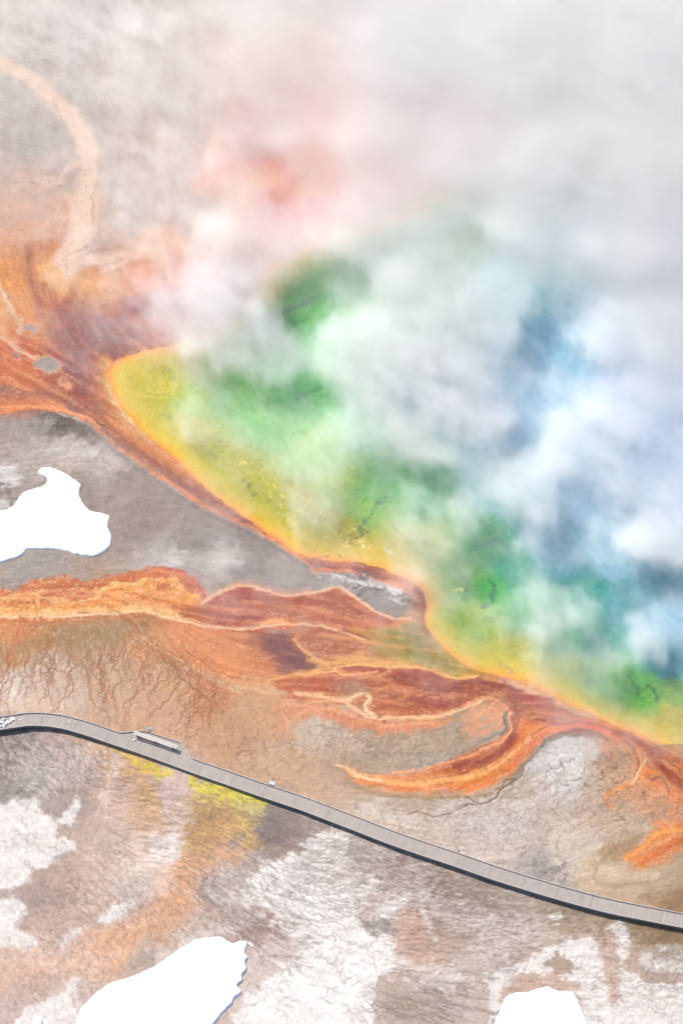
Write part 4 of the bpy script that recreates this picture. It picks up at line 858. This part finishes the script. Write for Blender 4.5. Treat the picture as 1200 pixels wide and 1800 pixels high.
WC[..., 0] *= 1 + .22 * gr
bl = ss(1.0, 1.5, WC[..., 2] / (WC[..., 1] + .01))[..., None]; lw = WC.mean(-1, keepdims=True)
WC = WC * (1 - .26 * bl) + lw * .26 * bl * .95
WC[..., 1] *= 1 + .07 * bl[..., 0]; WC[..., 2] *= 1 - .04 * bl[..., 0]
WC = np.clip(WC * (1.25 + .55 * ss(4, 14, wd))[..., None] / K, 0.01, .85)  # colour brightened, most away from the shore, to offset the steam's shadow
w_mat = mat('spring_water', rough=0.12, noise=0.10, nscale=1.2, attr='mineral', spec=0.35, bump=0.012, bscale=1.2)
water = grid_object('spring_water', wxs, wys, np.zeros_like(WX), WC, w_mat, keep=wd > -1.2)
water['kind'] = 'structure'

# ================================================================ things
def tag(o, label=None, cat=None, group=None, kind=None):
    if label: o['label'] = label
    if cat: o['category'] = cat
    if group: o['group'] = group
    if kind: o['kind'] = kind
    return o
class MB:
    def __init__(s): s.v = []; s.f = []; s.c = []
    def hexa(s, q, col=None):
        """8 corners: bottom ring then top ring"""
        n = len(s.v); s.v += [tuple(p) for p in q]
        for f in ((3, 2, 1, 0), (4, 5, 6, 7), (0, 1, 5, 4), (1, 2, 6, 5), (2, 3, 7, 6), (3, 0, 4, 7)): s.f.append(tuple(n + i for i in f))
        s.c += [col or (1, 1, 1)] * 8
    def box(s, c, u, w, lx, ly, z0, z1, col=None):
        q = []
        for z in (z0, z1):
            for a, b in ((-1, -1), (1, -1), (1, 1), (-1, 1)):
                q.append((c[0] + a * lx / 2 * u[0] + b * ly / 2 * w[0], c[1] + a * lx / 2 * u[1] + b * ly / 2 * w[1], z))
        s.hexa(q, col)
    def sweep(s, pts, half, z0, z1, off=0.0):
        n = len(s.v); m = len(pts)
        for i in range(m):
            a, b = pts[max(i - 1, 0)], pts[min(i + 1, m - 1)]
            tx, ty = b[0] - a[0], b[1] - a[1]; L = math.hypot(tx, ty) or 1; nx_, ny_ = -ty / L, tx / L
            for o_, z in ((off - half, z0), (off + half, z0), (off + half, z1), (off - half, z1)):
                s.v.append((pts[i][0] + nx_ * o_, pts[i][1] + ny_ * o_, z)); s.c.append((1, 1, 1))
        for i in range(m - 1):
            a = n + 4 * i; b = a + 4
            for k in range(4): s.f.append((a + k, a + (k + 1) % 4, b + (k + 1) % 4, b + k))
        s.f.append((n + 3, n + 2, n + 1, n)); e = n + 4 * (m - 1); s.f.append((e, e + 1, e + 2, e + 3))
    def build(s, name, m, parent=None, loc=(0, 0, 0), bevel=0.0, smooth=False):
        me = bpy.data.meshes.new(name); me.from_pydata(s.v, [], s.f); me.update()
        ca = me.color_attributes.new('tone', 'FLOAT_COLOR', 'POINT')
        for i, c in enumerate(s.c): ca.data[i].color = (*c, 1)
        me.materials.append(m)
        if smooth: me.polygons.foreach_set('use_smooth', [True] * len(me.polygons))
        o = bpy.data.objects.new(name, me); COL.objects.link(o); o.parent = parent
        if bevel: b = o.modifiers.new('bevel', 'BEVEL'); b.width = bevel; b.segments = 2
        return o
def empty(name, loc=(0, 0, 0)):
    o = bpy.data.objects.new(name, None); COL.objects.link(o); o.location = loc; o.empty_display_size = .3; return o

m_deck = mat('deck_boards', rough=.8, noise=.10, nscale=1.1, attr='tone', bump=.004, bscale=20)
m_curb = mat('curb_timber', (.47, .41, .385), .75, .10, 2.0)
m_fasc = mat('fascia_timber', (.20, .195, .19), .8, .2, 3.0)
m_post = mat('post_timber', (.24, .21, .19), .85, .2, 4.0)
m_snow = mat('packed_snow', (.90, .905, .915), .55, .015, .6, bump=.02, bscale=1.5)
m_seat = mat('bench_planks', (.62, .54, .50), .7, .06, 5.0)
m_leg = mat('bench_metal', (.045, .05, .06), .5, .1, 6.0)
m_panel = mat('sign_panel', (.62, .66, .70), .35, .05, 5.0)
m_white = mat('white_panel', (.80, .80, .80), .4, .04, 5.0)

# ---- boardwalk
DZ = 0.52
LOWER = [(-160, 1338), (-110, 1315), (-60, 1296), (-25, 1288), (0, 1284), (30, 1279.5), (50, 1277), (75, 1277.3), (100, 1280.3), (120, 1284.8), (150, 1293.5), (195, 1309), (240, 1324), (290, 1342), (340, 1360.5), (400, 1381.5), (460, 1402.5), (520, 1422.5), (560, 1437.5), (620, 1460.5), (680, 1484),
         (740, 1505), (800, 1525), (860, 1546), (920, 1565), (980, 1583), (1040, 1599.5), (1080, 1609), (1140, 1621), (1200, 1632.5), (1260, 1642), (1330, 1650), (1420, 1656)]
low = [at(x, y, DZ) for x, y in spl(LOWER, 8)]
def resample(p, step):
    P = np.array(p); s = np.concatenate([[0], np.cumsum(np.hypot(*np.diff(P, axis=0).T))])
    t = np.arange(0, s[-1], step); return np.stack([np.interp(t, s, P[:, 0]), np.interp(t, s, P[:, 1])], 1)
WID = 2.32; BW = 0.285
base = resample(low, BW)
T = np.gradient(base, axis=0); T = np.stack([np.convolve(np.pad(T[:, k], 6, 'edge'), np.ones(13) / 13, 'valid') for k in (0, 1)], 1)
T /= np.linalg.norm(T, axis=1, keepdims=True); Nn = np.stack([-T[:, 1], T[:, 0]], 1)
BUMP = [at(x, y, DZ) for x, y in [(213, 1288), (235, 1286), (256, 1285), (318, 1305.5), (336.5, 1331.5)]]
def ray_poly(o, d, P):
    best = None
    for a, b in zip(P[:-1], P[1:]):
        ex, ey = b[0] - a[0], b[1] - a[1]; det = d[0] * -ey + ex * d[1]
        if abs(det) < 1e-9: continue
        rx, ry = a[0] - o[0], a[1] - o[1]
        t = (rx * -ey + ex * ry) / det; u = (d[0] * ry - d[1] * rx) / det
        if 0 <= u <= 1 and t > 0: best = t if best is None else max(best, t)
    return best
walk = empty('boardwalk', (*at(600, 1450), 0))
tag(walk, 'long curved grey plank boardwalk on short posts crossing the tan mineral flats', 'boardwalk')
wl = Vector(walk.location)
ends = []
mb = MB()
rl = random.Random(3)
sect = 0
for i in range(len(base) - 1):
    w0 = w1_ = WID
    for k in (0, 1):
        e = ray_poly(base[i + k], Nn[i + k], BUMP)
        wv = max(WID, e) if e else WID
        if k == 0: w0 = wv
        else: w1_ = wv
    ends.append(base[i] + Nn[i] * w0)
    g = 0.022 if i % 17 else 0.05
    a = base[i] + T[i] * g; b = base[i + 1]
    if i % 17 == 0: sect = rl.uniform(-.025, .03)
    tn = 1 + sect + rl.uniform(-.035, .035) + (.05 if rl.random() < .04 else 0)
    c = (.418 * tn, .352 * tn, .306 * tn)
    a2_ = a + Nn[i] * (w0 + (w1_ - w0) * .08); b2_ = b + Nn[i + 1] * w1_
    q = [(*a, DZ - .045), (*b, DZ - .045), (*b2_, DZ - .045), (*a2_, DZ - .045), (*a, DZ), (*b, DZ), (*b2_, DZ), (*a2_, DZ)]
    mb.hexa([(x - wl.x, y - wl.y, z) for x, y, z in q], c)
mb.build('deck', m_deck, walk)
loc = lambda P: [(p[0] - wl.x, p[1] - wl.y) for p in P]
upper = [e for e in ends]
mb = MB(); mb.sweep(loc(base[:-1]), .06, DZ + .03, DZ + .13, off=.07); o = mb.build('curb_rail', m_curb, walk)
mb = MB(); mb.sweep(loc(upper), .06, DZ + .03, DZ + .13, off=-.07); o = mb.build('curb_rail', m_curb, walk)
mb = MB(); mb.sweep(loc(base[:-1]), .03, DZ - .28, DZ - .012, off=-.035); mb.build('fascia_beam', m_fasc, walk)
mb = MB(); mb.sweep(loc(upper), .03, DZ - .28, DZ - .012, off=.035); mb.build('fascia_beam', m_fasc, walk)
nsup = 0
for i in range(6, len(base) - 8, 13):
    for off in (.22, WID - .22):
        p = base[i] + Nn[i] * off; mb = MB(); mb.box((p[0] - wl.x, p[1] - wl.y), T[i], Nn[i], .14, .14, -.35, DZ - .30); mb.build('post', m_post, walk)
    p = base[i] + Nn[i] * WID / 2; mb = MB(); mb.box((p[0] - wl.x, p[1] - wl.y), T[i], Nn[i], .10, WID - .16, DZ - .295, DZ - .06); mb.build('cross_beam', m_post, walk)

# ---- bench on the platform
BH = .58
pa, pb = np.array(at(235, 1287.3, DZ + BH)), np.array(at(311, 1313.7, DZ + BH))
bu = (pb - pa) / np.linalg.norm(pb - pa); bn = np.array([-bu[1], bu[0]]); BL = float(np.linalg.norm(pb - pa))
bc = (pa + pb) / 2
bench = tag(empty('bench', (bc[0], bc[1], DZ)), 'long low bench of two pale planks on three dark supports, on the boardwalk platform', 'bench')
for sgn in (-1, 1):
    mb = MB(); mb.box(tuple(bn * sgn * .165), bu, bn, BL, .26, BH - .05, BH); mb.build('seat_plank', m_seat, bench, bevel=.008)
for fr in (-.41, .0, .41):
    mb = MB(); c = bu * fr * BL
    mb.box(tuple(c), bu, bn, .10, .56, BH - .13, BH - .052)
    mb.box(tuple(c), bu, bn, .12, .66, .003, .07)
    for sgn in (-1, 1): mb.box(tuple(c + bn * sgn * .2), bu, bn, .10, .10, .07, BH - .13)
    mb.box(tuple(c), bu, bn, .06, .30, .25, .33)
    mb.build('support', m_leg, bench)

# ---- signs
def sign(px, py, z, w, d, tilt, name, label, cat, m, dir_=(1, 0)):
    x, y = at(px, py, z); e = tag(empty(name, (x, y - .05, 0)), label, cat)
    u = np.array(dir_, float); u /= np.linalg.norm(u); n_ = np.array([-u[1], u[0]])
    mb = MB(); q = []
    for dz in (-.03, .03):
        for a, b in ((-1, -1), (1, -1), (1, 1), (-1, 1)):
            p = u * a * w / 2 + n_ * b * d / 2; q.append((p[0], p[1] + .05, z + dz + b * math.sin(tilt) * d / 2))
    mb.hexa(q); mb.build('panel', m, e, bevel=.01)
    mb = MB(); q2 = [(p[0] * 1.05, (p[1] - .05) * 1.06 + .05, p[2] - .045) for p in q]; mb.hexa(q2); mb.build('panel_frame', m_leg, e)
    mb = MB(); mb.box((0, -.02 + .05), u, n_, .10, .10, -.25, z - .09); mb.build('post', m_leg, e)
    return e
sign(262.5, 1281, .95, .78, .34, .5, 'sign', 'small pale blue sign panel on a dark post beyond the platform with the bench', 'sign', m_panel, (1, -.1))
sign(478.5, 1376.8, .85, .90, .46, .45, 'sign', 'small white sign panel on a dark post beside the middle stretch of the boardwalk', 'sign', m_white, (1, -.33))
def lathe(prof, seg=12):
    mb = MB()
    for r, z in prof:
        for k in range(seg): a = 6.28318 * k / seg; mb.v.append((r * math.cos(a), r * math.sin(a), z)); mb.c.append((1, 1, 1))
    for i in range(len(prof) - 1):
        for k in range(seg): mb.f.append((i * seg + k, i * seg + (k + 1) % seg, (i + 1) * seg + (k + 1) % seg, (i + 1) * seg + k))
    mb.f.append(tuple(reversed(range(seg)))); n = (len(prof) - 1) * seg; mb.f.append(tuple(range(n, n + seg)))
    return mb
x, y = at(806.3, 1496.8, .5)
mk = tag(empty('marker_post', (x, y, 0)), 'short dark marker post standing alone at the far edge of the boardwalk', 'marker post')
lathe([(.07, -.2), (.07, .62), (.06, .66)]).build('stake', m_leg, mk, smooth=False)
lathe([(.09, .64), (.10, .67), (.09, .72), (.04, .75)]).build('cap', m_leg, mk)

# ---- snow
def snow(pts, label, hmax, name='snow_patch', seed=0, sp=.16, rough=2.2, group=None):
    p = spl(pts, 5, True); P = np.array([at(a, b) for a, b in p])
    x0, y0 = P.min(0) - 1; x1, y1 = P.max(0) + 1; c = (P.min(0) + P.max(0)) / 2
    X, Y = np.meshgrid(np.arange(x0, x1, sp), np.arange(y0, y1, sp))
    d = sdf([tuple(q) for q in P], X, Y) + .10 * fbm(X / .9, Y / .9, 3, seed + 500) + .03 * vn(X / .3, Y / .3, seed + 3)
    und = .10 * fbm(X / 5, Y / 5, 3, seed + 510) + .03 * fbm(X / 1.1, Y / 1.1, 3, seed + 520)
    t = np.clip(d, 0, 9)
    h = np.where(d > 0, hmax * (1 - np.exp(-t / .16)) * .72 + hmax * .28 * (1 - np.exp(-t / 2.2)) + und * np.clip(t / 1.5, 0, 1) + .02, .02 + d * 2.5)
    o = grid_object(name, X[0] - c[0], Y[:, 0] - c[1], h - .04, None, m_snow, keep=d > -.25)
    o.location = (c[0], c[1], .04)
    tag(o, label, 'snow patch', group); return o
snow([(-90, 905), (-40, 890), (0, 897), (22, 890), (35, 872), (50, 862), (75, 855), (83, 846), (80, 838), (68, 833), (71, 824), (90, 822), (110, 830), (130, 842), (143, 853), (139, 866), (143, 878), (149, 887), (160, 898), (188, 904), (193, 911), (190, 925), (196, 942), (194, 960), (180, 973), (160, 979), (130, 974), (115, 970), (90, 966), (70, 966), (48, 967), (40, 976), (22, 984), (0, 990), (-60, 1010), (-110, 980)],
     'white snow patch with a curled horn tip on the grey terrace above the orange stream', .27, seed=1)
snow([(134, 1810), (140, 1780), (155, 1760), (190, 1731), (230, 1718), (270, 1700), (300, 1680), (330, 1660), (350, 1651), (390, 1648), (402, 1656), (412, 1658), (428, 1654), (436, 1660), (431, 1676), (437, 1684), (432, 1692), (434, 1706), (427, 1716), (427, 1726), (418, 1733), (425, 1744), (420, 1752), (413, 1757), (408, 1768), (396, 1778), (385, 1792), (375, 1805), (350, 1860), (150, 1870)],
     'largest snow patch, smooth white with a scalloped right edge, at the bottom of the flats', .30, seed=2)
snow([(868, 1802), (878, 1780), (884, 1762), (895, 1749), (928, 1744), (948, 1738), (963, 1735), (980, 1742), (1003, 1744), (1014, 1755), (1021, 1770), (1029, 1790), (1038, 1818), (1020, 1860), (880, 1860), (862, 1825)],
     'rounded white snow patch on brown ground, right of the scalloped one', .30, seed=3)
snow([(57, 1792), (68, 1786), (75, 1790), (75, 1806), (70, 1825), (54, 1825)], 'smallest snow patch, on the thin grey crust left of the scalloped one', .3, seed=4)
LUMP = bpy.data.meshes.new('snow_lump')
import bmesh
bm = bmesh.new(); bmesh.ops.create_icosphere(bm, subdivisions=3, radius=1)
from mathutils import noise as mn
for v_ in bm.verts:
    k = 1 + .28 * mn.noise(v_.co * 1.7) + .12 * mn.noise(v_.co * 4); v_.co = Vector((v_.co.x * k, v_.co.y * k, max(v_.co.z, -.35) * .6 * k))
for f in bm.faces: f.smooth = True
bm.to_mesh(LUMP); bm.free(); LUMP.materials.append(m_snow)
lumps = [(6.5, 1264, 2.3), (4.5, 1270, 2.6), (10, 1273, 2.6), (13, 1269, 2.2), (16, 1270, 2.6), (20, 1266.5, 2.4), (21.5, 1262.5, 2.4), (24.5, 1264.5, 1.7), (6, 1275, 2.2), (.5, 1270, 3), (1, 1277, 2), (7.5, 1277, 1.8), (-6, 1274, 3), (27, 1264.3, 1), (12.5, 1270.5, 2)]
single = [(35.7, 1265.3, 1.3, 'round white snow lump alone on the boardwalk just right of the snow pile'), (40.6, 1264, .8, 'tiniest snow lump on the boardwalk, farther right of the snow pile'),
          (17.6, 1276.7, 1.0, 'small snow lump by the near curb of the boardwalk below the snow pile'), (122, 1270, 1.3, 'lone snow lump on the boardwalk between the snow pile and the bench'), (236, 1301, 2.1, 'white snow lump on the platform beside the left end of the bench')]
for q in lumps + single:
    x, y = at(q[0], q[1], DZ + .05); o = bpy.data.objects.new('snow_lump', LUMP); COL.objects.link(o)
    r = q[2] / 12.3; o.location = (x, y, DZ + .21 * r); o.scale = (r * random.uniform(.85, 1.15), r * random.uniform(.85, 1.1), r * .9); o.rotation_euler[2] = random.uniform(0, 6)
    tag(o, q[3] if len(q) > 3 else 'white snow lump in the pile at the left end of the boardwalk', 'snow lump', 'snow lumps left on the boardwalk')
# edging boulder-like ice crumb beside the big patch
snow([(436, 1657), (440, 1656), (446, 1662), (444, 1666), (438, 1662)], 'tiny white snow scrap off the top right tip of the scalloped patch', .15, seed=6, sp=.08)
for o in bpy.data.objects:
    if o.name.startswith('snow_patch') and 'scrap' in o.get('label', ''): o['category'] = 'snow scrap'

# ================================================================ steam
SX0, SX1, SY0, SY1, SZ0, SZ1 = -64.0, 76.0, -48.0, 128.0, 0.3, 7.6
sdx, sdz = 0.25, 0.60
sx = np.arange(SX0, SX1, sdx, dtype=np.float32); sy = np.arange(SY0, SY1, sdx, dtype=np.float32); sz = np.arange(SZ0, SZ1, sdz, dtype=np.float32)
nsx, nsy, nsz = len(sx), len(sy), len(sz)
def vn3(x, y, z, s):
    ix = np.floor(x).astype(np.int64); iy = np.floor(y).astype(np.int64); iz = np.floor(z).astype(np.int64)
    fx = (x - ix).astype(np.float32); fy = (y - iy).astype(np.float32); fz = (z - iz).astype(np.float32)
    fx = fx * fx * (3 - 2 * fx); fy = fy * fy * (3 - 2 * fy); fz = fz * fz * (3 - 2 * fz)
    # value lattice kept small and looked up
    mx, my, mz = int(ix.max()) + 2, int(iy.max()) + 2, int(iz.max()) + 2
    lx, ly, lz = int(ix.min()), int(iy.min()), int(iz.min())
    tab = np.random.default_rng(s).random((mz - lz, my - ly, mx - lx)).astype(np.float32)
    ix -= lx; iy -= ly; iz -= lz
    def g(a, b, c): return tab[iz + c, iy + b, ix + a]
    r = 0
    for c, wz in ((0, 1 - fz), (1, fz)):
        r = r + wz * ((g(0, 0, c) * (1 - fx) + g(1, 0, c) * fx) * (1 - fy) + (g(0, 1, c) * (1 - fx) + g(1, 1, c) * fx) * fy)
    return r * 2 - 1
SXg, SYg = np.meshgrid(sx, sy)
tau_map = None
dens = np.zeros((nsz, nsy, nsx), np.float32)
u1, u2 = fbm(SXg / 10, SYg / 10, 5, 601, .55), fbm(SXg / 10, SYg / 10, 5, 602, .55)
spx, spy = to_px(SXg, SYg, 3.5)
u3, u4 = fbm(SXg / 2.2, SYg / 2.2, 5, 603, .65), fbm(SXg / 2.2, SYg / 2.2, 5, 604, .65)
al = look(veil_tab, spx + 17 * u1 + 11 * u3, spy + 17 * u2 + 11 * u4)[..., 0]
al = np.clip(al, 0, .985)
calm = ss(760, 250, spy) * ss(200, 520, spx); calm = np.maximum(calm, ss(1000, 1150, spx) * ss(800, 560, spy))
tau = -np.log(1 - al) * (1 + .28 * (1 - .8 * calm) * fbm(SXg / 2.2, SYg / 2.2, 5, 605, .65))
tau = np.where(tau < .03, 0, tau)
soft = ss(60, 200, spx * .0 + (1800 - spy) * 0 + spx) * 0 + 1
prof_sum = np.zeros_like(tau)
ws = []; taus = []
for k, z in enumerate(sz):
    z_ = float(z)
    # the light wind leans every plume as it rises
    lx, ly = -.12 * z_, .55 * z_
    X = SXg - lx; Y = SYg + ly
    def oct3(fr, no, s0, g_=.62, st=1.0):
        n = 0; a = 1; tot = 0
        for o_ in range(no):
            ca, sa = math.cos(.6 + 1.1 * o_), math.sin(.6 + 1.1 * o_)
            U = X * .80 + Y * .60; V = (-X * .60 + Y * .80) * .62
            n = n + a * vn3((U * ca - V * sa) * fr + 90, (U * sa + V * ca) * fr + 90, np.full_like(SXg, z_ * fr * st + 7), s0 + o_); tot += a
            a *= g_; fr *= 2.07
        return n / tot * 2.2
    n = oct3(1 / 4.2, 6, 700, .64)
    nf = oct3(1 / 1.5, 4, 760, .7, .6) * (1 - .7 * calm)
    d1, d2 = oct3(1 / 7.0, 4, 720), oct3(1 / 7.0, 4, 740)
    qx, qy = to_px(X, Y, 0.0)
    wv = 1 - .6 * calm
    al = look(veil_tab, qx + 18 * u1 + wv * 17 * d1 + 9 * u3, qy + 18 * u2 + wv * 17 * d2 + 9 * u4)[..., 0]
    al = np.clip(al, 0, .985)
    tz = (-np.log(1 - al) * (1.08 + .12 * ss(.6, .9, al)) + .14 * ss(.05, .3, al)) * np.clip(1 + .26 * wv * n + .42 * wv * nf, .1, None); tz = np.where(tz < .03, 0, tz)
    top = 1.8 + 4.6 * ss(.1, .97, al)                      # thick steam stands taller
    fall = np.clip(1 - z_ / top, 0, 1) ** .8
    w = fall * np.clip(.8 + .46 * (1 - .8 * calm) * n, 0.02, None)
    ws.append((w * tz).astype(np.float32)); prof_sum += w
# mean weight over the neighbourhood keeps the traced thickness while the puffs stay uneven
def blur(a, r):
    k = np.ones(2 * r + 1) / (2 * r + 1)
    a = np.apply_along_axis(lambda v: np.convolve(np.pad(v, r, 'edge'), k, 'valid'), 0, a)
    return np.apply_along_axis(lambda v: np.convolve(np.pad(v, r, 'edge'), k, 'valid'), 1, a)
norm = blur(prof_sum, 9) * sdz / math.sin(ELEV) + 1e-3
for k in range(nsz): dens[k] = ws[k] / norm
dens[dens < .002] = 0
# fade to nothing at the borders of the cloud
ex = ss(0, 6, SXg - SX0) * ss(0, 6, SX1 - SXg) * ss(0, 6, SYg - SY0) * ss(0, 6, SY1 - SYg)
dens *= ex[None].astype(np.float32)
me = bpy.data.meshes.new('steam'); nv = dens.size
me.vertices.add(nv)
ad = me.attributes.new('steam_density', 'FLOAT', 'POINT'); ad.data.foreach_set('value', dens.ravel())
steam = bpy.data.objects.new('steam', me); COL.objects.link(steam)
tag(steam, 'drifting white steam rising off the hot spring', 'steam', kind='stuff')
m_st = bpy.data.materials.new('steam'); m_st.use_nodes = True
t = m_st.node_tree; t.nodes.remove(t.nodes['Principled BSDF'])
pv = t.nodes.new('ShaderNodeVolumePrincipled'); pv.inputs['Color'].default_value = (.988, .984, .979, 1); pv.inputs['Density'].default_value = 1.0
pv.inputs['Anisotropy'].default_value = 0.55
t.links.new(pv.outputs[0], t.nodes['Material Output'].inputs['Volume'])
ng = bpy.data.node_groups.new('steam_cloud', 'GeometryNodeTree')
ng.interface.new_socket('Geometry', in_out='INPUT', socket_type='NodeSocketGeometry')
ng.interface.new_socket('Geometry', in_out='OUTPUT', socket_type='NodeSocketGeometry')
N_ = ng.nodes; Lk = ng.links.new
gi = N_.new('NodeGroupInput'); go = N_.new('NodeGroupOutput')
vc = N_.new('GeometryNodeVolumeCube'); sm = N_.new('GeometryNodeSetMaterial'); sm.inputs['Material'].default_value = m_st
SX_, SY_, SZ_ = sx[0], sy[0], sz[0]
vc.inputs['Min'].default_value = (float(sx[0]), float(sy[0]), float(sz[0]))
vc.inputs['Max'].default_value = (float(sx[-1]), float(sy[-1]), float(sz[-1]))
vc.inputs['Resolution X'].default_value = nsx; vc.inputs['Resolution Y'].default_value = nsy; vc.inputs['Resolution Z'].default_value = nsz
ps = N_.new('GeometryNodeInputPosition'); sp_ = N_.new('ShaderNodeSeparateXYZ'); Lk(ps.outputs[0], sp_.inputs[0])
def mth(op, a, b, c=None):
    n = N_.new('ShaderNodeMath'); n.operation = op
    for i, v in enumerate((a, b, c)):
        if v is None: continue
        if isinstance(v, (int, float)): n.inputs[i].default_value = v
        else: Lk(v, n.inputs[i])
    return n.outputs[0]
def idx(out, v0, dx): return mth('ROUND', mth('DIVIDE', mth('SUBTRACT', out, float(v0)), dx), 0)
kx, ky, kz = idx(sp_.outputs[0], sx[0], float(sx[1] - sx[0])), idx(sp_.outputs[1], sy[0], float(sy[1] - sy[0])), idx(sp_.outputs[2], sz[0], float(sz[1] - sz[0]))
# integer arithmetic: the index passes the exact range of a float
def imath(op, a, b):
    n = N_.new('FunctionNodeIntegerMath'); n.operation = op
    for i, v in enumerate((a, b)):
        if isinstance(v, int): n.inputs[i].default_value = v
        else: Lk(v, n.inputs[i])
    return n.outputs[0]
index = imath('ADD', imath('MULTIPLY', imath('ADD', imath('MULTIPLY', kz, nsy), ky), nsx), kx)
na = N_.new('GeometryNodeInputNamedAttribute'); na.data_type = 'FLOAT'; na.inputs['Name'].default_value = 'steam_density'
si = N_.new('GeometryNodeSampleIndex'); si.data_type = 'FLOAT'; si.domain = 'POINT'; si.clamp = True
Lk(gi.outputs[0], si.inputs['Geometry']); Lk(na.outputs[0], si.inputs['Value']); Lk(index, si.inputs['Index'])
Lk(si.outputs[0], vc.inputs['Density']); Lk(vc.outputs[0], sm.inputs[0]); Lk(sm.outputs[0], go.inputs[0])
md = steam.modifiers.new('steam_cloud', 'NODES'); md.node_group = ng
